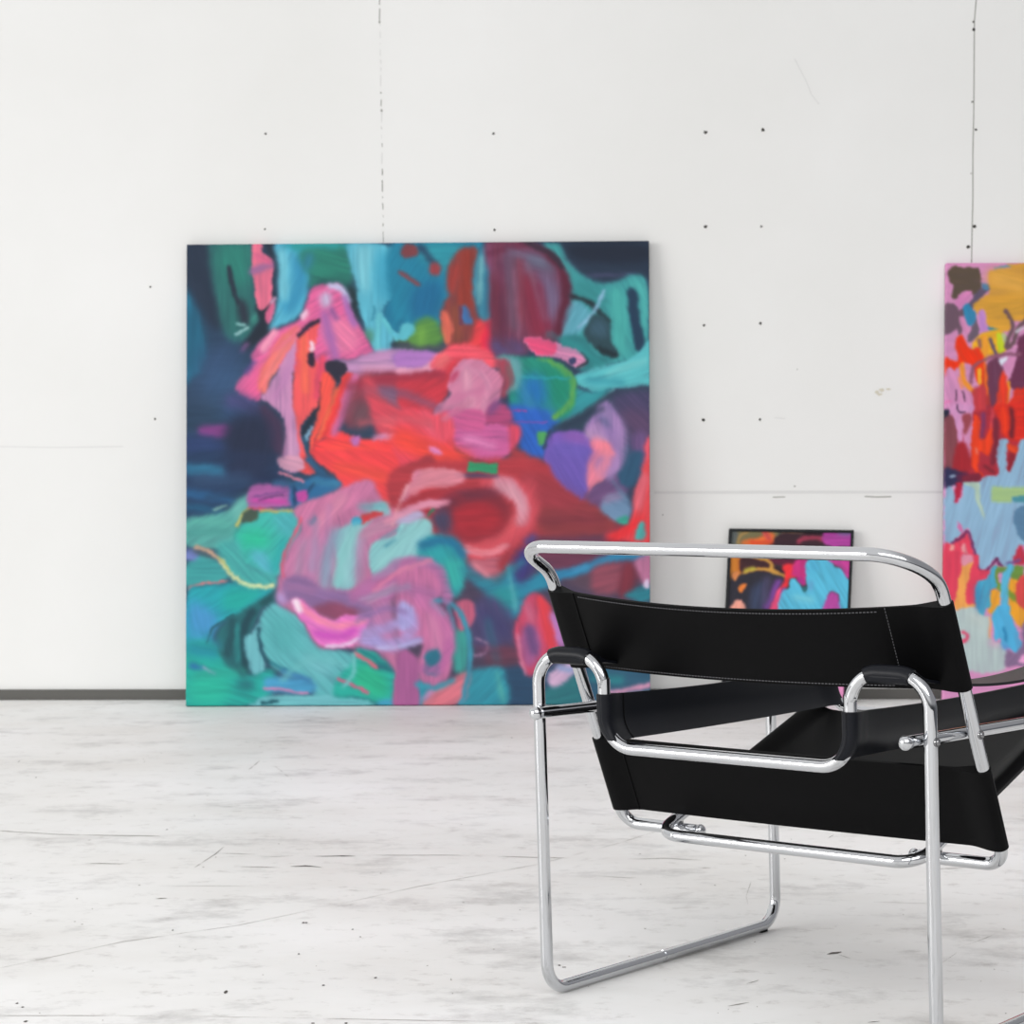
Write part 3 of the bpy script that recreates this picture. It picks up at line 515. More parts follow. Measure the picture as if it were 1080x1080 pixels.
A_BR = [
('P','4b4058',4,[-20,480,1040,280,1040,1030,200,1030]),
('P','b43a44',3,[-40,20,560,-10,700,100,780,160,860,270,700,315,520,330,300,420,100,300,-40,220]),('P','8c3a40',4,[540,190,700,150,860,200,880,280,720,320,560,300]),('P','a03844',4,[470,60,600,60,740,170,560,180]),
('P','dd8696',1.5,[20,45,110,25,215,38,212,100,100,115,30,110]),('P','c03a44',2.5,[30,120,200,105,340,90,340,120,180,150,60,180,20,170]),
('S','d8505e',(86,3),[350,90,470,130,500,220,440,320,330,370,240,365]),('P','d28296',2,[365,60,440,70,510,160,505,260,470,265,450,170,375,110]),('S','e0a0b0',(20,3),[430,100,490,200]),('S','ea96a6',(16,1.5),[230,372,340,388,430,350]),('S','e25a64',(50,4),[300,345,400,310,440,240]),
('P','8c2c3a',4,[160,170,260,120,380,130,430,220,380,310,260,340,180,290]),('P','b02a38',5,[200,190,310,165,390,220,350,290,240,305,190,260]),('P','5e3048',4,[110,190,180,130,380,118,380,140,220,160,160,220]),('P','443f5c',4,[95,230,170,200,180,280,140,310]),('S','a02838',(30,5),[220,250,330,220]),
('S','da90aa',(26,1.8),[-20,205,80,175,165,168]),('S','d07a98',(30,2),[-20,160,25,90,40,50]),('P','a02c3c',1.5,[45,215,90,195,100,225,70,240]),('S','2a7c5c',(8,1),[85,225,110,195]),
('P','8cc6ca',1.5,[-40,270,40,235,100,262,92,305,30,395,-40,440]),('P','b0a8ca',2,[-40,210,40,205,70,235,-40,260]),
('P','2c9ca4',2.5,[30,425,90,310,190,325,235,390,245,480,205,565,160,545,135,445]),('S','1f6e96',(36,3),[60,350,170,325,230,390]),('P','34aaa4',4,[140,420,220,410,220,520,170,520]),
('P','c06476',2,[245,430,310,405,430,400,400,470,350,500,290,470]),('S','3a6888',(26,2.5),[255,440,340,500]),('S','d88090',(24,2.5),[280,430,340,480]),('P','a03440',3,[380,420,450,330,540,280,500,380,420,480]),
('P','2b84a2',3,[240,475,380,505,440,420,480,500,600,430,630,500,520,560,460,650,370,650,330,560,280,510]),('P','2a9098',4,[330,540,450,520,440,620,370,630]),('S','5cb2ba',(14,2),[425,440,455,620]),('P','3d387a',4,[450,400,500,350,530,420,500,495,455,495]),('P','3a4a98',3,[490,320,540,300,530,360]),
('P','6b3850',4,[520,330,800,310,1040,330,1040,480,800,500,640,470,560,420]),('P','5c4858',4,[650,480,780,470,900,540,760,540]),('S','2f82ac',(40,2),[620,475,740,450,850,405,1000,388]),('S','4a9cc8',(12,2),[700,455,760,440]),('P','8e4a5c',3,[790,440,900,425,910,500,880,545,780,540]),('P','7a3040',3,[910,430,960,440,950,560,890,560]),
('P','2a7e8e',2,[930,545,1040,505,1040,580,920,570]),('P','b47094',2,[960,410,1040,385,1040,500,1000,515,970,460]),('P','d0c0dc',1.2,[1000,500,1018,490,1018,528,1000,530]),
('P','e2464e',2,[830,310,900,280,935,250,955,140,1000,10,1040,0,1040,335,900,325]),('S','ec7080',(40,3),[1000,60,970,180]),('S','f02c34',(40,4),[860,320,980,250]),('P','4aaaa8',1.3,[955,320,975,262,1000,258,995,325]),
('P','6c58b0',2,[590,-60,770,-60,772,40,745,155,690,125,620,55]),('P','e8829a',1.8,[772,-40,880,-40,860,40,760,105]),('P','6a4c7a',2.2,[755,130,850,58,905,70,935,100,900,150,820,195,750,160]),('P','a07ab4',2.5,[800,-20,890,-20,880,40,810,60]),
('P','6c8cae',2,[808,190,850,140,905,128,942,190,920,250,850,235]),('S','9a7aa0',(26,3),[830,160,900,140]),('P','3a9e8c',1.3,[880,240,930,225,925,262,895,258]),('P','2c5574',2,[890,60,945,-40,990,-40,980,60,930,110]),
('P','4b4670',4,[265,620,340,560,440,640,440,790,350,800,270,760]),('P','5e3a4e',4,[330,800,440,770,480,860,350,870]),('P','2a4a68',3,[390,865,640,850,760,860,760,1030,400,1030]),
('P','3090a4',2.5,[245,880,330,860,405,870,412,1030,220,1030]),('S','5ab2a8',(14,2.5),[375,880,400,1000]),('S','9a7a9c',(9,1.2),[285,740,330,755,325,800,275,808]),
('P','ca4868',2,[445,720,475,620,520,548,570,570,620,660,642,760,600,840,520,898,485,860,460,790]),('P','e4424e',2,[545,560,600,610,628,740,595,785,565,690]),('P','aa5c90',2.5,[470,740,520,680,555,740,550,820,505,860,475,800]),('S','6a4a7e',(40,3),[510,700,530,790]),('S','d880a0',(12,1.5),[460,720,470,800,495,885]),('S','c06080',(36,3),[500,600,520,660]),
('S','b478b8',(32,2),[612,640,650,760]),
('P','2c747c',2.5,[580,950,700,890,760,920,770,1030,570,1030]),('P','cbaaca',2,[585,905,640,850,705,825,700,890,620,938]),('S','8ca0cc',(26,2),[640,860,690,870]),('P','2f5a74',2.5,[760,860,1040,870,1040,1030,760,1030]),('S','d494b4',(22,1.5),[850,962,940,950,1040,925]),('S','2a8088',(30,3),[780,900,900,910]),
('P','c2709e',2,[-40,430,70,425,145,480,148,545,105,590,165,640,192,750,180,870,130,935,60,925,38,840,60,760,-40,740]),('S','a86a9c',(46,4),[-20,530,110,560]),('S','cc80aa',(40,4),[100,640,130,800]),('P','aaa4da',2,[-40,585,15,600,25,640,15,690,-40,705]),('S','9a90c8',(30,2),[-20,770,45,740]),
('P','a85e94',1.8,[-40,800,40,820,45,920,35,1030,-40,1030]),('P','da7686',1.8,[85,965,170,915,255,875,250,950,225,1005,150,1030,60,1030]),('P','2b6e88',1.8,[60,865,100,818,135,860,125,890,85,892]),('S','3a9ab0',(20,1.8),[40,930,110,945,190,910]),('S','b890c0',(16,2),[100,960,60,990]),
('P','3c9a94',2.5,[195,700,250,715,262,800,235,880,195,870,190,780]),('P','c25e7c',1.6,[195,605,255,578,285,620,270,680,215,705]),('P','6c2c4e',1.6,[150,585,185,598,208,690,182,660]),('S','3a8ea8',(20,1.5),[110,580,180,590,232,660,262,790,245,930,225,1010]),('S','4aa0a8',(20,2),[100,590,150,640]),('S','38889c',(18,1.5),[170,600,190,690]),
]
B_A = [   # second canvas, tiles at 6x
('H','d690be',1,[560,60,5000,60,5000,3200,560,3200]),
('P','5a4c40',.9,[600,150,640,122,700,128,790,135,812,200,812,255,775,310,735,290,690,285,650,335,620,312,638,265,605,220]),
('P','6b5262',.9,[580,372,650,375,668,440,660,520,580,555]),('S','5c5068',(44,.9),[850,262,800,300,755,380,690,420]),('P','6c5c6c',.9,[740,540,770,460,802,555,742,612,718,590]),('P','6b5262',1,[640,430,700,410,690,540,660,560]),
('P','d080b6',.9,[640,355,680,300,745,280,748,310,690,392]),('P','d58ab8',.9,[668,460,700,450,735,540,700,545]),('P','2f86b2',.9,[700,390,735,365,776,440,742,512,712,468]),('P','4a7caa',.9,[812,240,850,235,852,275,820,275]),('S','3a8cb2',(14,.9),[900,138,1010,118]),
('P','dca038',1,[860,170,910,145,1000,130,1050,105,2000,100,2000,460,1080,470,1010,500,980,545,900,530,850,505,830,432,790,442,765,380,825,312,858,300]),('S','e4aa4c',(100,5),[900,200,1100,260]),('S','d09a38',(80,5),[880,420,1080,380]),
('P','2f86a4',.9,[845,510,920,535,860,540]),('S','c288ce',(46,.9),[812,430,835,580]),('P','efb022',1,[850,545,940,535,975,650,900,705,850,690,800,640,745,660,790,575]),('P','c0d024',.9,[905,560,940,570,955,660,915,690]),('P','b8c6a0',1,[935,550,985,590,965,655]),('P','f0a030',1,[800,590,850,580,850,720,800,740]),
('S','6b5058',(26,.9),[965,410,1000,460,1010,520,975,600,970,650,1015,610,1045,520,1100,455]),('S','c8c8d2',(18,1),[1035,545,1085,515]),('S','5c4c6c',(20,.9),[865,600,900,690,940,780]),('S','8a5c60',(18,1),[790,600,800,640]),
('P','f03209',1,[655,590,690,568,742,655,800,650,832,770,835,900,790,870,745,760,700,750,645,790,585,830,585,702,640,732,668,710,650,640]),
('P','6b3652',1.2,[830,790,880,720,910,700,945,790,925,960,880,1100,820,1100,830,900]),('P','6b3050',1,[1035,640,1080,565,1400,560,1400,900,1010,910,1020,760]),('S','8c5670',(22,1),[745,870,770,760,900,700,1050,685]),('P','d28ab8',1,[940,745,1032,700,1010,785,960,790]),('P','dae0f0',1,[920,722,975,712,940,765]),
('S','f29430',(34,1),[690,760,700,850,765,930]),('S','f0b030',(26,1),[795,790,800,870]),('S','f0a424',(30,1),[985,870,965,1000]),('S','f06a20',(24,1),[830,760,850,1000]),
('P','e83a22',1.2,[930,810,962,820,985,930,950,1100,890,1100,915,930]),('P','e0321f',1.2,[1010,950,1060,900,1400,880,1400,1100,970,1100]),('P','c63a42',1.2,[735,950,830,880,835,1100,740,1100]),('S','a82a38',(26,1.4),[850,960,860,1060]),
('P','d690be',1,[585,800,650,800,700,920,745,930,755,1090,585,1090]),('S','e88a60',(18,1),[670,830,690,900]),('P','ea6aaa',1,[585,990,632,1000,625,1032,585,1035]),('S','40283e',(8,.7),[655,920,662,1050,690,1065,706,1010,690,930]),('P','1c2038',.9,[580,1030,620,1045,612,1110,580,1110]),
]
B_B = [
('P','b02a3a',1.5,[755,40,1400,-20,1400,520,780,520,690,500,590,520,585,100,650,100]),('P','d890c0',1,[585,-20,760,-20,752,60,730,320,700,200,640,120,600,40]),
('P','844650',1.2,[580,60,640,95,660,240,640,370,580,395]),('P','1c2038',1,[580,20,615,22,600,62,580,66]),('P','d494c4',.9,[620,0,745,-10,750,40,702,52,692,110,692,232,658,225,648,130]),('P','d890bc',.9,[735,112,755,115,742,312,715,312,700,195]),('S','3c2840',(9,.7),[655,-5,664,40,708,32]),('P','9c4450',1.2,[692,55,748,60,735,130,705,185]),
('P','a8222e',1.5,[650,240,720,240,740,400,690,430,640,380]),
('P','f0401a',1,[760,75,800,88,822,200,852,178,870,100,885,200,855,312,800,290,790,395,825,442,760,400,742,320]),('S','7c3462',(26,1.4),[825,50,815,190]),('S','f08a80',(14,1),[775,270,780,300]),('S','d04450',(20,1.3),[880,20,870,140]),
('P','e02c1f',1.3,[915,-10,1400,-10,1400,215,1040,222,965,195,920,80]),('S','7a2236',(40,1.4),[900,90,905,220,880,360]),('S','6c1c2c',(30,1.4),[1000,20,1005,190]),('S','f03a18',(40,2),[950,20,960,160]),('S','7a2030',(20,1.4),[830,380,890,420]),
('P','2a2c52',1.4,[580,390,640,395,705,440,690,500,580,525]),('P','561f44',1.8,[650,440,720,420,740,470,680,500]),('S','b4cce2',(14,.9),[618,445,640,442]),('P','7c2038',1.2,[690,450,800,425,795,485,705,495]),
('P','f0b0d8',1,[595,525,640,505,650,545,610,540]),
('P','8fb6d4',.9,[580,535,640,538,655,622,692,560,700,490,790,485,830,442,915,430,906,320,922,222,952,207,980,218,970,300,987,418,1022,330,1047,225,1100,205,1400,205,1400,900,1065,880,1030,950,985,1010,940,1015,900,968,830,1035,790,1020,762,920,740,790,700,785,620,872,580,865]),
('P','b02040',1,[640,495,692,495,655,620]),('P','e24420',1,[980,238,1036,262,1020,302,978,282]),('P','8c2030',1,[985,300,1020,320,988,415]),
('P','b4ccb8',1,[700,490,795,488,800,560,835,725,780,605,765,522]),('H','a8c888',1.2,[880,515,1400,508,1400,572,1005,580,1000,612,870,606]),('P','4a92a2',1,[1003,580,1100,562,1400,560,1400,622,1060,610,1020,612]),('P','5a82a4',1,[1045,635,1400,640,1400,890,1068,850]),
('P','e070aa',1,[660,730,682,760,690,795,670,790]),
('P','e0405c',1,[575,880,620,870,700,800,745,850,770,1000,810,1055,860,1040,880,1200,575,1200]),('P','f0a8a0',1,[610,878,640,880,640,915,615,910]),('P','e09098',1,[690,870,742,980,740,1100,680,1100]),
('S','6c2c5c',(18,.9),[622,862,680,830,722,795,752,860,790,1030,840,1038,912,968]),('S','6c2c5c',(14,.9),[910,968,925,1000,945,1015]),('P','c03048',1.2,[1010,960,1040,890,1060,880,1100,980,1040,1010]),
]
B_C = [
('P','e0405c',1,[300,-30,640,-30,640,100,745,130,620,240,645,420,540,460,440,475,380,350]),('P','eca254',.9,[500,60,580,20,575,120,520,400,625,430,620,455,450,492,425,400]),('P','e092a8',1,[490,-30,585,-30,570,40,495,80]),
('P','b4c6c6',1,[300,520,440,488,622,455,700,540,750,560,762,760,905,830,910,1000,740,1300,300,1300]),('S','c0ccc8',(60,4),[560,560,680,620]),
('P','f0a42c',1,[770,310,865,330,850,430,830,545,770,535,735,500]),('P','f0a42c',1,[930,210,1100,195,1100,640,1000,610,940,480]),('P','6a9040',1,[800,110,900,88,1060,85,1050,210,880,150,830,175,865,275,800,250]),('S','7a9636',(60,1),[810,110,820,240,940,340,1100,440]),('P','d84a4a',1,[1020,225,1100,170,1100,480,1015,420]),('S','6a4c88',(30,1.2),[930,60,1040,20]),
('P','48a8cc',.9,[770,100,835,80,800,180,835,275,770,312,760,450,722,470,690,535,640,490,625,255,720,200]),('S','3a84b4',(40,3),[650,280,650,460]),('S','5ab8da',(70,.9),[955,90,905,200,900,440]),
('P','50b0de',.9,[830,450,930,430,965,560,1070,830,1040,905,1000,890,940,840,880,850,855,750,800,775,780,640,770,550]),('S','186a9c',(18,1.2),[885,665,925,780]),('S','6a90d8',(30,2),[880,830,935,850]),('S','e0a8c8',(40,2.5),[760,790,830,820]),('S','f0a868',(18,1),[755,560,750,740]),
('P','846a8e',1.2,[925,860,1000,890,1060,800,1080,600,1300,600,1300,970,1000,1020,895,1020]),('P','e8a2d2',1,[1045,960,1100,900,1300,900,1300,1000,1050,985]),('S','e0486e',(30,.9),[490,700,540,725,535,775,490,790]),
('P','d690be',1.2,[200,1120,520,1060,760,1090,1000,1040,1400,1040,1400,1500,200,1500]),
]
C_ALL = [
('H','34343a',1,[0,0,1300,0,1300,1600,0,1600]),
('P','77704e',1.4,[75,100,420,100,400,215,75,215]),('P','5a6060',1.4,[75,100,130,100,120,210,75,210]),('S','b08a50',(16,1),[130,200,150,140,200,110]),('P','e27034',1.5,[180,175,280,160,400,120,400,215,170,215]),('S','d0504c',(44,1.4),[340,115,370,170]),('S','e04a28',(30,1.4),[230,190,400,195]),
('P','38202a',1.2,[395,200,430,145,520,120,640,115,820,110,820,215,395,220]),('S','a83a54',(40,1.2),[600,190,680,155,810,170]),('S','8a6a50',(10,1),[470,125,640,120]),('S','2a1620',(24,1.2),[640,130,800,125]),
('P','b0409e',1.2,[800,112,1000,105,1000,220,800,215]),('S','7a6a9a',(40,2),[900,115,980,120]),
('P','d8822a',1.5,[70,290,180,300,170,420,120,490,70,470]),('S','a85a24',(30,2),[150,320,150,400]),
('P','402028',1,[170,290,400,290,400,420,170,420]),('P','d09a44',1,[170,425,200,400,300,385,370,372,330,330,200,305,260,295,385,312,405,372,530,432,522,468,420,442,330,412,200,440]),('S','3c2024',(28,1),[180,335,260,345,360,378]),('S','b8b840',(24,1.5),[190,405,260,395]),
('P','5c1c36',1.2,[385,300,650,300,630,358,430,368]),('P','2c1a24',1.2,[420,375,490,395,492,440,410,395]),
('P','f02f3a',1.2,[465,372,600,355,640,420,560,470,525,470,510,540,440,560,470,500,490,430]),('P','c8307f',1.4,[570,340,655,315,655,500,620,522,590,475,535,432]),('S','a82a88',(30,1.5),[600,480,630,500]),
('P','2c2a36',1.5,[70,480,200,440,330,420,465,470,440,550,375,1000,60,1000]),('P','38425e',3,[230,560,330,480,350,600,310,720,230,720]),('S','70408e',(60,2),[430,500,400,590,350,690]),('S','50486a',(40,3),[350,470,330,650]),
('P','f08238',.9,[130,542,205,510,165,582]),('P','f2a492',1,[110,632,170,645,195,760,60,760]),('P','e08a50',1,[100,430,150,420,120,490,90,470]),
('P','f04c7c',1.2,[440,550,475,570,455,690,360,760,400,630]),('P','9a50a8',1.4,[470,560,500,545,480,620,460,640]),
('P','57b9da',1,[660,325,820,320,860,380,920,400,965,465,990,560,990,1100,880,760,905,620,860,578,818,600,790,760,600,900,440,720,470,580,520,555,535,480,585,490,640,570,660,520,648,430]),('S','4aa0cc',(30,3),[700,350,720,400]),('S','80ccd8',(30,3),[560,620,700,640]),('S','6aa0d0',(24,2),[690,500,680,560]),
('P','c8429a',1.2,[820,318,1000,315,1000,480,960,460,920,395,860,370]),('P','ba48a2',1.2,[815,600,860,578,895,600,905,660,900,760,780,760]),('P','286a70',1,[620,545,655,535,650,570,628,572]),
('P','d07ab0',2,[700,900,1000,880,1000,1600,600,1600]),('P','e090c0',2,[820,1050,1000,1050,1000,1600,820,1600]),
]

A_ALL = [   # later passes over the whole canvas
('P','1d5874',6,[10,170,45,190,50,290,20,310,0,300],.7),('P','35527a',9,[50,260,140,250,130,350,40,360],.6),('P','232c48',7,[110,420,200,400,230,480,190,550,110,540],.7),('S','3c5c80',(26,4),[40,560,150,555],.5),
('S','f07a80',(12,1.5),[255,240,215,290,190,345],.6),('S','c88abc',(10,1.2),[262,262,235,340],.6),('S','e86a9a',(10,1.5),[300,160,270,215,170,300],.5),
('S','9a3048',(18,2.5),[385,345,480,325,600,318],.75),('S','7a5878',(16,3),[430,352,520,365,590,398],.7),('S','dc4c5c',(24,3),[425,330,460,385,560,425],.75),('S','c85a68',(14,2.5),[410,430,500,420,600,440],.6),('S','8a4a5c',(22,3),[395,350,380,410],.6),
('P','cd5c92',1.5,[600,405,650,395,690,405,690,445,625,440]),('P','e85468',2,[575,420,610,405,625,450,590,470]),('S','d690b0',(14,1.5),[650,300,700,330,690,390],.6),('S','c87898',(12,1.5),[600,420,660,380],.6),
('P','dd8cb6',1.0,[785,233,850,242,905,262,930,285,905,301,862,280,812,272]),('P','e8507e',1.2,[785,233,850,243,852,272,812,270]),('P','3a3e66',.8,[884,283,896,278,903,288,890,294]),('S','20303c',(6,1),[905,300,930,286,915,268]),('S','2f8f92',(16,2),[840,225,900,250,950,290],.8),
('S','5c1c36',(13,2.5),[700,40,800,18,868,70,886,150,852,238],.55),('S','a06a88',(8,2),[762,80,772,230],.5),('S','96788e',(10,2),[790,60,832,190],.5),('S','84203e',(18,3),[815,110,842,230],.55),('S','5a2a48',(14,2.5),[730,60,735,250],.5),('S','6f7c96',(12,3),[750,30,830,60],.5),('S','6a3a50',(14,3),[700,200,760,265],.5),
('S','248c78',(14,2.5),[800,285,870,305,895,350,870,410],.55),('S','6aa85a',(5,1.2),[815,280,880,305,897,350,872,405],.7),('S','3c8cb0',(14,3),[770,330,800,390],.6),('S','5fb0b0',(8,1.6),[755,290,770,330,745,360],.7),
('S','a986bc',(24,2.5),[962,398,1003,440,1006,500,980,548],.75),('P','b48cc0',2.5,[930,440,950,425,965,450,945,470],.8),('S','f0889a',(22,2.5),[950,470,975,500,955,545],.7),('S','7060bc',(30,4),[860,480,930,500],.5),('S','2a3850',(14,2),[870,440,960,395],.6),('S','5a84a0',(8,2),[985,560,1015,600],.6),
('H','2f9668',1,[655,518,725,522,722,544,655,540]),('S','3c4468',(9,1.5),[630,548,720,550],.8),
('S','d88496',(28,2),[530,585,560,552,635,552],.85),('S','e0a2ac',(8,1.4),[520,570,495,625,485,660],.8),('S','d88ea8',(15,1.5),[470,655,530,625,605,610],.85),('S','9c2c3c',(18,2.5),[500,620,580,590,640,600],.55),
('S','d89cac',(24,3),[722,572,775,600,775,655],.65),('S','cc4c5a',(26,4),[790,560,810,620,770,690,690,715],.6),('S','762838',(22,4),[610,620,680,590,740,620],.5),('S','a82c38',(34,5),[640,650,720,650],.6),('S','e08c98',(8,1.5),[650,710,700,722,745,705],.8),('S','9a3a48',(40,6),[830,600,930,640],.5),('S','6a2a3c',(20,4),[820,650,960,650],.5),
('S','b06ea2',(24,2),[395,825,460,770,530,742,590,765,608,830],.8),('S','d27ea0',(9,1.5),[440,812,500,765,570,742],.8),('S','9a86aa',(14,2),[410,830,520,800],.7),('S','84c4c4',(22,2.5),[400,665,365,740,358,795],.65),('S','8ac6c8',(20,2),[560,655,500,700,450,755],.7),('S','5a9aa8',(7,1.5),[460,690,500,670],.7),
('S','c07aa4',(18,2),[300,640,260,720,245,770],.7),('S','9c8cae',(16,2.5),[310,660,300,760],.6),('S','b87aa8',(14,2),[340,620,330,700],.6),
('S','a69cd6',(22,2.5),[420,905,480,890,520,865,530,890,500,925,440,925],.75),('S','bcbce8',(9,1.6),[445,940,500,935,545,922],.7),('S','8c6ea6',(12,2),[400,880,470,850,510,860],.7),('S','c472a8',(30,2.5),[545,830,600,870,612,940],.7),('S','b866a0',(22,2),[612,930,590,985,550,985],.75),('P','2a7088',1.8,[555,955,585,940,592,970,565,975]),('P','7a4a80',3,[505,905,530,915,540,960,500,960],.0),
('S','58b0b4',(20,3),[200,860,260,930,330,960],.6),('S','6cbcc0',(14,2),[230,1010,300,960,380,980],.6),('S','2aa090',(20,3),[40,1000,140,990],.6),('S','2c8ca8',(16,3),[30,900,90,930],.5),('S','205862',(9,1.8),[120,870,110,940,140,1000],.6),('S','5ab4a4',(14,2.5),[30,650,110,660],.5),
('S','2a6e90',(14,2.5),[20,540,90,535],.6),('S','24405e',(10,2),[60,600,140,590],.7),('S','2f8c9c',(16,2.5),[640,760,700,790,780,745],.6),('S','3c3c6c',(24,4),[690,860,740,900],.5),('S','2c6c80',(18,3),[700,880,720,960],.5),('S','7a3c54',(18,3),[680,940,760,950],.5),
]
# ------------------------------------------------------------------ setting
def strip(mb, pts, w, z, matidx, vertical=False, normal=(0, -1, 0)):
    """thin flat ribbon on the floor (or on the wall when vertical); w one width or per point"""
    P = [Vector(p) for p in pts]; N = len(P); ws = w if isinstance(w, (list, tuple)) else [w] * N
    vs = []
    for i in range(N):
        t = (P[min(i+1, N-1)] - P[max(i-1, 0)]).normalized()
        s = t.cross(Vector(normal)).normalized() * ws[i] / 2
        vs += [P[i] + s, P[i] - s]
    mb.add(vs, [(2*i, 2*i+1, 2*i+3, 2*i+2) for i in range(N-1)], matidx, False)

def blob(mb, c, rx, ry, matidx, plane, seed):
    r = random.Random(seed); n = 11; vs = []
    for k in range(n):
        w = 2*math.pi*k/n; q = r.uniform(.65, 1.15)
        if plane == 'wall': vs.append((c[0]+rx*q*math.cos(w), c[1], c[2]+ry*q*math.sin(w)))
        else: vs.append((c[0]+rx*q*math.cos(w), c[1]+ry*q*math.sin(w), c[2]))
    mb.add(vs, [tuple(range(n))], matidx, False)

# back wall with board joints, fixing holes and a stain
mb = MB(); X0, X1, ZT = -5.2, 4.2, 3.6
mb.add([(X0, WALL_Y, 0), (X1, WALL_Y, 0), (X1, WALL_Y, ZT), (X0, WALL_Y, ZT), (X0, WALL_Y+.12, 0), (X1, WALL_Y+.12, 0), (X1, WALL_Y+.12, ZT), (X0, WALL_Y+.12, ZT)],
       [(0,1,2,3),(5,4,7,6),(3,2,6,7),(4,0,3,7),(1,5,6,2)], 0, False)
yw = WALL_Y - .0008; PXM = WALL_Y / FPX
def wp(u, v): p = on_wall(u, v); return (p.x, yw, p.z)
holes = [(280,141,2.6),(520.5,141,3.2),(744,139.5,4),(804.5,137,4.4),(279.5,241.5,2.4),(521.5,242.5,2.6),(744,239,4),(803,239,3),(742.5,343,3.2),(802,341,3.6),(742,443,4),(801.5,442.5,3),(158.5,302.5,2.4),(163.5,442,2.8),
         (1026.5,23,2.4),(1027,31,3.6),(1025.5,107.5,2.4),(1029.2,137,3),(1024.2,183,2),(1027.6,239,4.4),(1021.2,260.5,4),(841,389.5,1.6),(699,543,1.8),(838,513,2.2)]
for i, (u, v, d) in enumerate(holes):
    p = wp(u, v); blob(mb, p, d/2*PXM, d/2*PXM, 1 if d > 2.2 else 2, 'wall', i)
strip(mb, [wp(1030,-40),wp(1029.5,0),wp(1027.6,22),wp(1027.3,60),wp(1027,115),wp(1026,160),wp(1026,210),wp(1025,250),wp(1024.5,290),wp(1022,720)], 1.2*PXM, 0, 2)
rl = random.Random(3)
v = -30
while v < 256:                                   # broken hairline joint above the large canvas
    L = rl.choice([2, 3, 4, 7, 12]) ; u = 400.3 + 4.0 * v / 256
    strip(mb, [wp(u+rl.uniform(-.3,.3), v), wp(u+.1+rl.uniform(-.3,.3), v+L)], rl.uniform(.6, 1.3)*PXM, 0, 2 if rl.random() < .55 or v > 185 else 3)
    v += L + rl.choice([2, 4, 5, 6])
for u, v in ((400.2, 23), (402.4, 116.5)): blob(mb, wp(u, v), 1.3*PXM, 1.5*PXM, 2, 'wall', int(u*3))
strip(mb, [wp(-60,470),wp(60,472),wp(130,471)], .9*PXM, 0, 3)
strip(mb, [wp(690,519.5),wp(800,519),wp(1000,519)], [2.6*PXM, 3.2*PXM, 2.6*PXM], 0, 3)
strip(mb, [wp(815,524.5),wp(828,524)], 1.2*PXM, 0, 2); strip(mb, [wp(912,523.5),wp(925,524.2),wp(940,523.8)], 1.3*PXM, 0, 2)
strip(mb, [wp(838,62),wp(850,85),wp(856,100),wp(864,110)], .9*PXM, 0, 3); strip(mb, [wp(817,440.5),wp(828,441.5)], 1*PXM, 0, 3)
for k, (u, v, a, b) in enumerate(((930,411.5,3.2,2.4),(925,413.5,2.6,2),(937,410.5,3,1.2),(928,416,3,1.3))): blob(mb, wp(u, v), a*PXM, b*PXM, 4, 'wall', 50+k)
wall = mb.build('wall_back', [wall_mat(), DARK, SEAM, FAINT, STAIN]); tag(wall, kind='structure', label='white plasterboard back wall with joints and small fixing holes')

# floor with scratches
mb = MB()
mb.add([(-5.2, -3.5, 0), (4.2, -3.5, 0), (4.2, WALL_Y+.12, 0), (-5.2, WALL_Y+.12, 0), (-5.2, -3.5, -.1), (4.2, -3.5, -.1), (4.2, WALL_Y+.12, -.1), (-5.2, WALL_Y+.12, -.1)],
       [(0,1,2,3),(7,6,5,4),(0,4,5,1),(1,5,6,2),(2,6,7,3),(3,7,4,0)], 0, False)
def fp(u, v): return on_floor(u, v, .0006)
def scratch(pts, px, m=1, seed=0):
    r = random.Random(seed); P = [Vector(fp(*p)) for p in pts]; Q = []
    for a, b in zip(P, P[1:]):
        n = max(2, int((b-a).length/.03))
        Q += [a.lerp(b, k/n) for k in range(n)]
    Q.append(P[-1]); n = len(Q)
    # broken into pieces of varying width
    i = 0
    while i < n - 1:
        L = r.randint(1, 6); seg = Q[i:i+L+1]
        if len(seg) > 1:
            g_ = r.uniform(.35, 1.0); ww = [px * FP * (seg[0].y) * g_ * r.uniform(.5, 1.0) for _ in seg]; ww[0] *= .15; ww[-1] *= .15; off_ = Vector((0, r.uniform(-.45, .45)*px*FP*seg[0].y, 0))
            jit = [s + off_ + Vector((0, r.uniform(-.2, .2)*px*FP*s.y, 0)) for s in seg]
            strip(mb, jit, ww, 0, m, normal=(0, 0, 1))
        i += max(1, L - r.choice([0, 1, 1, 2])) + r.choice([0, 0, 0, 0, 2])
FP = 1 / FPX
scratch([(-10,1023),(130,993),(250,976),(360,953),(440,935),(570,911),(650,890),(720,868)], 1.3, 1, 1)
K = 3.2     # floor marks are seen at a low angle: widths along the view are stretched
scratch([(-5,910),(60,911),(135,911)], 1.6*K, 1, 2); scratch([(-5,876),(60,880),(185,882)], 1.1*K, 1, 3)
scratch([(205,915),(228,900),(236,893)], 2.2, 1, 4); scratch([(230,900),(270,901)], 1.2*K, 1, 5)
scratch([(255,914),(295,915)], 1.5*K, 1, 6); scratch([(306,914),(322,913),(340,915)], 2.4*K, 2, 7); scratch([(275,904),(310,902)], 1.2*K, 1, 8)
scratch([(330,903),(375,902.5)], 2.2*K, 2, 9); scratch([(170,934),(225,934),(268,934)], 1.1*K, 1, 10); scratch([(164,948),(176,947.5)], 1.8*K, 1, 11)
scratch([(230,851),(250,851)], 1.4*K, 1, 12); scratch([(262,812),(274,802)], 1.6, 1, 13); scratch([(375,902),(480,902),(600,905)], 1*K, 1, 14)
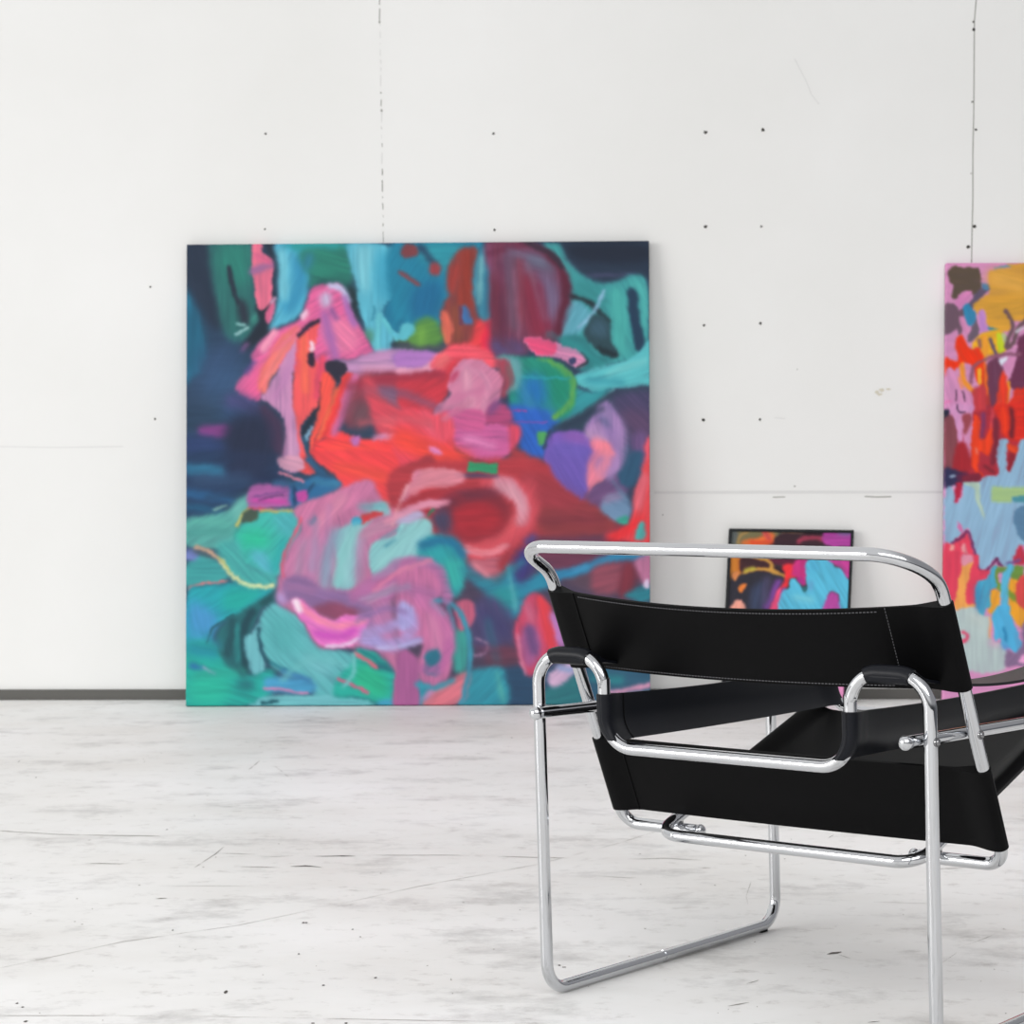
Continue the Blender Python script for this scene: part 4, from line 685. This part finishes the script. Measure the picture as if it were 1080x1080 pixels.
scratch([(285,860),(330,861)], 1*K, 1, 15); scratch([(632,924),(665,926),(676,925)], 1.3*K, 1, 16); scratch([(662,906),(700,905),(740,907)], 1.2*K, 1, 17)
scratch([(734,915),(750,915.5)], 1.5*K, 1, 18); scratch([(873,884),(880,880)], 3., 2, 19); scratch([(873,1007),(888,1004)], 3.2*K, 2, 20); scratch([(884,1007),(897,1011)], 1*K, 1, 21)
scratch([(787,1038),(800,1034)], 1.3*K, 1, 22); scratch([(767,1061),(790,1057)], 1.2*K, 1, 23); scratch([(789,955),(787,945),(792,930)], .6, 1, 24)
scratch([(915,1078),(928,1077)], 1.6*K, 2, 25); scratch([(-5,1071),(120,1071),(230,1072),(330,1074)], .6*K, 1, 26); scratch([(340,1074),(440,1076),(540,1078)], .9*K, 1, 27)
scratch([(1010,1000),(1040,989),(1056,982)], 1.2, 1, 28); scratch([(990,1018),(1010,1004)], 1., 1, 29); scratch([(770,984),(790,985)], .8*K, 1, 30); scratch([(820,942),(860,943)], 1*K, 1, 31)
scratch([(1020,921),(1035,920)], 1.2*K, 1, 32); scratch([(980,917),(1020,915)], 1.2*K, 1, 33); scratch([(920,951),(990,953)], .8*K, 1, 34); scratch([(290,808),(308,822)], 1.0, 1, 35)
rl = random.Random(11)
chips = [(238,1046,3.4,5),(320,973,3,2.4),(323,973,2.4,2),(315,1006,2.2,2),(372,980,2.4,1.6),(341,1039,3,1.5),(396,1031,3,2),(365,1079,4,2.4),(27,1077,4,2.4),(18,1058,3,2),(24,1062,3,1.6),(20,803,1.6,2),(38,820,1.6,1.6),(182,981,2.4,1.4),(176,875,2,1.4),(540,778,2,1.4),(590,1018,3,2),(595,1020,4,1.2),(330,1079,4,1.6)]
chips += [(rl.uniform(0,1080), rl.uniform(790,1079), rl.uniform(1,2.4), rl.uniform(.7,1.3)) for _ in range(70)]
for i, (u, v, a, b) in enumerate(chips):
    p = fp(u, v); d = p.y * FP; blob(mb, p, a*d*.55, b*d*.55*K, 2 if i < 19 else 1, 'floor', i)
floor = mb.build('floor', [floor_mat(), MARK, MARKD]); tag(floor, kind='structure', label='pale worn concrete floor with scuffs and hairline cracks')

# baseboard
mb = MB(); hb = on_wall(100, 727).z
mb.box((X0, WALL_Y-.012, 0.0), (X1, WALL_Y, hb)); mb.box((X0, WALL_Y-.014, 0), (X1, WALL_Y-.012, hb*.12))
bb = mb.build('baseboard_back', [BASE]); tag(bb, kind='structure', label='low dark grey baseboard along the back wall')

# ------------------------------------------------------------------ canvases leaning on the wall
GAIN = .9
def lean_quad(px, t):
    TL, TR, BR, BL = px
    top = lambda p: on_wall(*p, WALL_Y - t - .004)
    bot = lambda p: on_floor(*p, t * .12)
    return [top(TL), top(TR), bot(BR), bot(BL)]

P = Paint(190, 250, 692, 750, '2b3a55', 1.0)
P.run((180, 240), 4, A_TL); P.run((430, 240), 4, A_TR); P.run((180, 490), 4, A_BL); P.run((430, 490), 4, A_BR); P.run((190, 250), 2.16, A_ALL); P.finish(.6)
px = [(197, 258), (684.5, 254), (686, 742.5), (196, 744.5)]
big = canvas_object('abstract_painting', P, lean_quad(px, .032), px, .032, GAIN, 490, 490, None)
tag(big, 'large square unframed abstract painting in teal, red and pink leaning on the white wall', 'painting', group=None)

P = Paint(990, 270, 1420, 750, 'd690be', 1.0)
P.run((900, 260), 6, B_A); P.run((900, 430), 6, B_B); P.run((960, 590), 9, B_C)
extra = random.Random(5)
for k in range(60):                              # the part of the canvas beyond the frame
    x = extra.uniform(1115, 1410); y = extra.uniform(285, 735)
    c = ['dca038', 'e0321f', '8fb6d4', 'd690be', '50b0de', '6b3050', 'f0a42c', 'b4c6c6'][extra.randrange(8)]
    P.stroke(c, [(x, y), (x+extra.uniform(-12, 30), y+extra.uniform(20, 60)), (x+extra.uniform(-10, 50), y+extra.uniform(40, 110))], extra.uniform(10, 34))
P.finish(.3)
px = [(998.3, 277.4), (1414, 276.4), (1418, 741), (994.5, 741.5)]
right = canvas_object('abstract_painting', P, lean_quad(px, .034), px, .034, GAIN, 420, 464, None)
tag(right, 'tall unframed abstract painting with ochre, orange-red and pale blue patches, cut off at the right', 'painting')

# small framed picture
P = Paint(755, 550, 910, 750, '34343a', 2.0)
P.run((760, 545), 7.2, C_ALL); P.finish(.3)
pxo = [(769.2, 557.3), (900.8, 559.0), (892.5, 742), (760.6, 741)]
tq = .024; Q = lean_quad(pxo, tq)
root = empty('framed_picture', (Q[2] + Q[3]) / 2)
root.location.z = 0
off = Vector(root.location)
n = (Q[1]-Q[0]).cross(Q[3]-Q[0]).normalized(); n = -n if n.y > 0 else n
fw = 2.9 * PXM
U_ = (Q[1]-Q[0]).normalized(); V_ = (Q[3]-Q[0]).normalized()
inn = [Q[0]+U_*fw+V_*fw, Q[1]-U_*fw+V_*fw, Q[2]-U_*fw-V_*fw, Q[3]+U_*fw-V_*fw]
fm = MB()
f0 = [q - off for q in Q]; f1 = [q - off for q in inn]
vs = f0 + f1 + [q - n*tq for q in f0] + [q - n*tq for q in f1]
fs = []
for k in range(4):
    j = (k+1) % 4
    fs += [(k, j, 4+j, 4+k), (8+k, 12+k, 12+j, 8+j), (k, 8+k, 8+j, j), (4+k, 4+j, 12+j, 12+k)]
fm.add(vs, fs, 0, False)
fo = fm.build('frame', [FRAMEM], root); fo['label'] = 'thin black frame'
px2 = [(pxo[0][0]+2.9, pxo[0][1]+2.9), (pxo[1][0]-2.9, pxo[1][1]+2.9), (pxo[2][0]-2.9, pxo[2][1]-2.9), (pxo[3][0]+2.9, pxo[3][1]-2.9)]
cv = canvas_object('canvas', P, [q - off - n*.006 for q in inn], px2, .012, GAIN, 200, 270, '202226', root)
cv['label'] = 'multicoloured abstract canvas in orange, black, magenta and sky blue'
tag(root, 'small black-framed abstract picture leaning on the wall behind the chair', 'picture')

# ------------------------------------------------------------------ tubular steel chair (chair units, X right, Y forward, Z up)
W, D, k = 38.4, 78.3, -.048
ZA, XI, ZL, ZR = 61.8, 24.2, 46.1, 51.43
YU, SU = 15.876, -.488
R1 = 1.1
rear = lambda x, z: Vector((x, k*z, z)); front = lambda x, z: Vector((x, D + k*z, z))
up = lambda s, z: Vector((s*W, YU + SU*(z-45), z))
a = math.radians(YAW)
chair = empty('armchair', (36.728*S, 379.63*S, 0), -a)
tag(chair, 'black leather armchair on a bent chrome tube frame, standing on the concrete floor', 'chair')
GAP = .12
def ch(mb_, name, m, parent=chair): return mb_.build(name, m, parent, S)

for s in (-1, 1):
    # one continuous tube per side: leg up from the runner, over the arm, down to the low crossbar; split into legs and runner
    rn = fillet([rear(s*W, 14), rear(s*W, R1+GAP), front(s*W, R1+GAP), front(s*W, 14)], [5.2, 5.2], 14)
    m = MB(); m.tube(resample(rn, 3), R1); ro = ch(m, 'runner', CHROME)
    mid = rear(s*W, R1+GAP).lerp(front(s*W, R1+GAP), .47)
    m = MB(); m.tube([mid + Vector((0, -.35, 0)), mid + Vector((0, .35, 0))], R1+.09); ch(m, 'joint_ring', CHROME, ro)
    for q in (.93,):
        g = rear(s*W, 0).lerp(front(s*W, 0), q)
        m = MB(); m.box((g.x-.7, g.y-1.1, 0), (g.x+.7, g.y+1.1, .55)); ch(m, 'floor_glide', RUBBER, ro)
    for fn, nm in ((rear, 'rear'), (front, 'front')):
        pth = fillet([fn(s*W, 14), fn(s*W, ZA), fn(s*XI, ZA), fn(s*XI, 58.0)], [5.4, 3.2 if False else 5.4], 12)
        m = MB(); m.tube(resample(pth, 3), R1); ch(m, 'leg', CHROME)
# low crossbars joining the inner uprights, front and back
RB = 5.6
def inx(z): dz = max(0, ZL + RB - z); return XI - (RB - math.sqrt(max(RB*RB - dz*dz, 0)))
for fn in (rear, front):
    pth = fillet([fn(-XI, 58), fn(-XI, ZL), fn(XI, ZL), fn(XI, 58)], [RB, RB], 14)
    m = MB(); m.tube(resample(pth, 3), R1); ch(m, 'crossbar', CHROME)
# arm rails, with ball ends and bolts
xr = W - 2.25
for s in (-1, 1):
    z_at = lambda y: ZR - .014*y
    y0, y1 = k*ZR - 3.0, D + k*ZR + 3.0
    m = MB(); m.tube([(s*xr, y0, z_at(y0)), (s*xr, y1, z_at(y1))], R1-.05); rail = ch(m, 'arm_rail', CHROME)
    for y, d in ((y0, -1), (y1, 1)):
        m = MB(); m.tube([(s*xr, y, z_at(y)), (s*xr, y+d*.5, z_at(y))], .75); m.ball((s*xr, y+d*1.1, z_at(y)), 1.2, sq=(1, .85, 1)); ch(m, 'end_cap', CHROME, rail)
    yb_ = YU + SU*(z_at(12)-45)
    for y in (k*ZR, yb_, D + k*ZR):
        m = MB(); X = W + R1 - .15
        m.tube([(s*X, y, z_at(y)), (s*(X+.25), y, z_at(y))], .78); m.tube([(s*(X+.25), y, z_at(y)), (s*(X+.55), y, z_at(y)), (s*(X+.62), y, z_at(y))], [.55, .5, .3], 6)
        ch(m, 'bolt', STEEL, rail)
# back frame: hoop, raked uprights and the short returns at the bottom
ZUB, ZK, ZT2, YB = 28.4, 75.95, 80.9, -8.8
XR_ = 22.6
B = lambda s: Vector((s*W, YB, ZT2))
pth = fillet([Vector((-XR_, up(-1, ZUB).y, ZUB)), up(-1, ZUB), up(-1, ZK), B(-1), B(1), up(1, ZK), up(1, ZUB), Vector((XR_, up(1, ZUB).y, ZUB))], [3.4, 7, 6.0, 8.0, 7, 3.4], 14)
m = MB(); m.tube(resample(pth, 3), R1+.02); bf = ch(m, 'back_frame', CHROME)
for s in (-1, 1):
    yy = up(s, ZUB).y
    m = MB(); m.tube([(s*XR_, yy, ZUB), (s*(XR_-.4), yy, ZUB)], .8); m.ball((s*(XR_-.9), yy, ZUB), 1.2, sq=(.85, 1, 1)); ch(m, 'end_cap', CHROME, bf)
# seat frame: U with rails rising to the front
XU, ZU, YU2, MS = 26.16, 28.36, 16.74, .33
rp = lambda s, t: Vector((s*XU, YU2+t, ZU+MS*t))
pth = fillet([rp(-1, 59), rp(-1, 0), rp(1, 0), rp(1, 59)], [4.4, 4.4], 14)
m = MB(); m.tube(resample(pth, 3), R1); sf = ch(m, 'seat_frame', CHROME)
for s in (-1, 1):
    p = rp(s, 58.4)
    m = MB(); m.ball(p + Vector((0, .6, .3)), 1.15); ch(m, 'end_cap', CHROME, sf)
    t = 59.0
    m = MB(); q = Vector((s*(XI+.4), D + k*ZL, ZL))
    m.tube([q + Vector((s*.2, -.2, 1.0)), q + Vector((s*2.2, -1.2, 1.8))], .7); m.tube([q + Vector((s*2.0, -2.2, 3.0)), q + Vector((s*2.0, -2.4, 3.9))], .7, 6); ch(m, 'clamp_bolt', STEEL, sf)
    yy = up(s, ZUB).y
    m = MB(); m.tube([(s*XU, yy, ZUB+.6), (s*XU, yy, ZUB+1.9)], .7, 6); ch(m, 'bolt', STEEL, sf)

# leather slings: each a sheet wrapped round a tube at both ends
def sling(name, pL, pR, z0, z1, sag, drop, nrm, mat_, nu=48, nv=9, rs=1.38, th=.24, flare=5.5, topsag=0, botsag=0, parent=chair):
    """pL(t), pR(t): axis points of the two tubes, t from z0 to z1; nrm: rearward side of the sheet; sag pushes it there"""
    mb_ = MB(); nrm = Vector(nrm).normalized()
    Lx = (pR(z0) - pL(z0)).length
    # outline stations across: start at the outside of one tube, finish outside the other
    st = []
    for i in range(9): 
        w = math.pi/2 * i/8; st.append((-rs*math.cos(w), rs*math.sin(w)))
    for i in range(1, 8):
        t = i/7; e = t*t*(3-2*t); st.append((flare*t, rs*(1-e) + th*e))
    half = st[:]
    ncen = nu
    for i in range(1, ncen):
        st.append((flare + (Lx - 2*flare)*i/ncen, th))
    for x, h in reversed(half): st.append((Lx - x, h))
    rows = []
    for j in range(nv + 1):
        v = j/nv; t = z0 + (z1 - z0)*v
        L = pL(t); Rr = pR(t); d = (Rr - L); ln = d.length; d.normalize()
        lift = drop + topsag*v*v + botsag*(1-v)**2
        fr = []; bk = []
        for x, h in st:
            x_ = x * ln / Lx; u = min(max(x_/ln, 0), 1); bow = 4*u*(1-u)
            bow = bow**1.0 if bow > 0 else 0
            c = L + d*x_ + nrm*(sag*bow) + Vector((0, 0, -lift*bow))
            fr.append(c + nrm*h); bk.append(c - nrm*h)
        rows.append((fr, bk))
    n = len(st); vs = []
    for fr, bk in rows: vs += fr + bk[::-1]
    m_ = 2*n; fs = []
    for j in range(nv):
        for i in range(m_):
            i2 = (i+1) % m_
            fs.append((j*m_+i, j*m_+i2, (j+1)*m_+i2, (j+1)*m_+i))
    mb_.add(vs, fs, 0, True)
    # end caps: strips between the two faces
    for j in (0, nv):
        o = vs[j*m_:(j+1)*m_]
        q = [(i, i+1, m_-2-i, m_-1-i) for i in range(n-1)]
        mb_.add(o, q if j == 0 else [x[::-1] for x in q], 0, False)
    ob = mb_.build(name, [mat_], parent, S)
    return ob, rows, st

def stitches(rows, st, fracs, name, parent, vfrac, x0, x1, step=.62, ln=.38, wd=.085, side=0, off=.03, nrm=(0, -1, 0)):
    """dashes of thread following the sheet near one edge"""
    nv = len(rows)-1; j = vfrac*nv; j0 = min(int(j), nv-1); f = j-j0
    mb_ = MB(); n = Vector(nrm).normalized()
    xs = [p[0] for p in st]
    def at(x):
        for i in range(len(xs)-1):
            if xs[i] <= x <= xs[i+1] and xs[i+1] > xs[i]:
                t = (x-xs[i])/(xs[i+1]-xs[i])
                A = rows[j0][side][i].lerp(rows[j0][side][i+1], t); Bq = rows[j0+1][side][i].lerp(rows[j0+1][side][i+1], t)
                return A.lerp(Bq, f) + n*off
        return None
    x = x0
    while x < x1:
        p, q = at(x), at(x+ln)
        if p and q: mb_.tube([p, q], wd, 5)
        x += step
    ob = mb_.build(name, [THREAD], parent, S); return ob

def seam_line(rows, st, x, parent, name='seam_edge', nrm=(0, -1, 0), m=None):
    """raised edge of the turned-over leather, top to bottom"""
    mb_ = MB(); n = Vector(nrm).normalized(); xs = [p[0] for p in st]; i = max(i for i in range(len(xs)) if xs[i] <= x)
    pts = [r[0][i] + n*.02 for r in rows]
    mb_.tube(pts, .16, 6); return mb_.build(name, [m or LEATHER], parent, S)

nb = (0, -math.cos(math.atan(.488)), -math.sin(math.atan(.488)))
bk_, rows, st = sling('backrest', lambda t: up(-1, t), lambda t: up(1, t), 59.0, 73.0, 4.6, -.9, nb, LEATHER, topsag=.9, botsag=-.4)
bk_['label'] = 'wide black leather backrest strap with grey stitching'
Lb = 2*W
stitches(rows, st, None, 'stitching', bk_, .955, 5.8, Lb-11, nrm=nb); stitches(rows, st, None, 'stitching', bk_, .035, 5.8, Lb-11, nrm=nb)
seam_line(rows, st, 5.4, bk_, nrm=nb)
# a vertical run of stitches at the far end
mb_ = MB(); ii = max(i for i in range(len(st)) if st[i][0] <= Lb-9.5)
for j in range(1, 9):
    for f in (.1, .45, .8):
        p = rows[j][0][ii].lerp(rows[min(j+1, 9)][0][ii], f) + Vector(nb)*.03; q = rows[j][0][ii].lerp(rows[min(j+1, 9)][0][ii], f+.18) + Vector(nb)*.03
        mb_.tube([p, q], .075, 5)
mb_.build('stitching', [THREAD], bk_, S)
lb, rows, st = sling('lower_back_strap', lambda t: up(-1, t), lambda t: up(1, t), 31.6, 45.2, .7, -.2, nb, LEATHER, botsag=.0)
seam_line(rows, st, 5.4, lb, nrm=nb)
# seat: between the two inclined rails
ns = (0, MS, -1)
se, rows, st = sling('seat', lambda t: rp(-1, t), lambda t: rp(1, t), 15, 55.5, 1.3, 0, ns, LEATHER, nu=30, nv=16, flare=4.5)
# side straps of the arms, hung between the inner uprights
for s in (-1, 1):
    fa = lambda t, s=s: Vector((s*inx(t), k*t, t)); fb = lambda t, s=s: Vector((s*inx(t), D + k*t, t))
    ob, rows, st = sling('side_strap', fa, fb, 47.4, 55.3, .35, .2, (-s, 0, 0), LEATHER_B, nu=24, nv=10, flare=6, topsag=.5)
    seam_line(rows, st, 5.8, ob, nrm=(-s, 0, 0))
# armrests: flat straps over the short tops of the arm loops
for s in (-1, 1):
    A0, A1 = s*(W-3.1), s*(XI+3.1)
    fa = lambda t, s=s: Vector((s*t, k*ZA, ZA-.3)); fb = lambda t, s=s: Vector((s*t, D + k*ZA, ZA-.3))
    ob, rows, st = sling('armrest', fa, fb, XI+3.4, W-3.4, 3.6, 0, (0, 0, -1), LEATHER_B, nu=24, nv=5, flare=6)
    # the wrapped sleeve over the bends
    for fn in (rear, front):
        pt = resample(fillet([fn(s*W, 52), fn(s*W, ZA), fn(s*XI, ZA), fn(s*XI, 52)], [5.4, 5.4], 16), .5)
        L_ = length(pt); m = MB(); c0, c1 = L_/2-3.9, L_/2+3.9
        m.tube(cut(pt, c0, c1), 1.42); m.build('sleeve', [LEATHER_B], ob, S)
# ------------------------------------------------------------------ light, world, camera
def area(name, loc, target, sx, sy, power, col=(1, 1, 1)):
    l = bpy.data.lights.new(name, 'AREA'); l.shape = 'RECTANGLE'; l.size = sx; l.size_y = sy; l.energy = power; l.color = col
    o = bpy.data.objects.new(name, l); COL.objects.link(o); o.location = loc
    o.rotation_euler = (Vector(target) - Vector(loc)).to_track_quat('-Z', 'Y').to_euler()
    return o
area('window_light', (-11.5, 0.2, 2.8), (1.0, 7.6, .8), 7.0, 3.6, 860, (1, .985, .96))
area('skylight', (0.3, -2.5, 4.8), (0.3, 7.0, .6), 7.0, 3.0, 275, (1, 1, 1))
w = bpy.data.worlds.new('studio_world'); bpy.context.scene.world = w; w.use_nodes = True
nt = w.node_tree; bg = nt.nodes['Background']
tc = nt.nodes.new('ShaderNodeTexCoord'); sp = nt.nodes.new('ShaderNodeSeparateXYZ'); nt.links.new(tc.outputs['Generated'], sp.inputs['Vector'])
def mrange(src, a, b, smooth=True):
    m_ = nt.nodes.new('ShaderNodeMapRange'); m_.interpolation_type = 'SMOOTHSTEP' if smooth else 'LINEAR'
    m_.inputs['From Min'].default_value = a; m_.inputs['From Max'].default_value = b
    nt.links.new(src, m_.inputs['Value']); return m_.outputs['Result']
def mixc(f, A, B_):
    x = nt.nodes.new('ShaderNodeMix'); x.data_type = 'RGBA'; nt.links.new(f, x.inputs['Factor'])
    for sck, v_ in (('A', A), ('B', B_)):
        if isinstance(v_, tuple): x.inputs[sck].default_value = (*v_, 1)
        else: nt.links.new(v_, x.inputs[sck])
    return x.outputs['Result']
low = mixc(mrange(sp.outputs['X'], -.75, .65), (.95, .94, .92), (.20, .21, .23))      # window side to dim side of the hall
back = mixc(mrange(sp.outputs['Y'], -.8, .2), (.34, .34, .35), (1.0, 1.0, 1.0))     # the dimmer end of the hall behind
ml = nt.nodes.new('ShaderNodeMix'); ml.data_type = 'RGBA'; ml.blend_type = 'MULTIPLY'; ml.inputs['Factor'].default_value = 1
nt.links.new(low, ml.inputs['A']); nt.links.new(back, ml.inputs['B']); low = ml.outputs['Result']
hi = mixc(mrange(sp.outputs['X'], -.1, .75), (1.2, 1.2, 1.2), (.5, .5, .52))
sky = mixc(mrange(sp.outputs['Z'], -.02, .16), low, hi)                    # bright roof lights above
nt.links.new(sky, bg.inputs['Color'])
bg.inputs['Strength'].default_value = .72

cd = bpy.data.cameras.new('camera'); cam = bpy.data.objects.new('camera', cd); COL.objects.link(cam)
cd.sensor_width = 36; cd.lens = FPX / 1080 * 36; cd.clip_start = .05
cam.location = (0, 0, CAM_H)
from mathutils import Matrix
M = Matrix.Rotation(math.radians(90 - PITCH), 4, 'X') @ Matrix.Rotation(math.radians(ROLL), 4, 'Z')
cam.rotation_euler = M.to_euler()
cd.dof.use_dof = True; cd.dof.focus_distance = 3.35; cd.dof.aperture_fstop = 17
sc = bpy.context.scene; sc.camera = cam
sc.view_settings.view_transform = 'Standard'; sc.view_settings.look = 'None'; sc.view_settings.exposure = 0.0
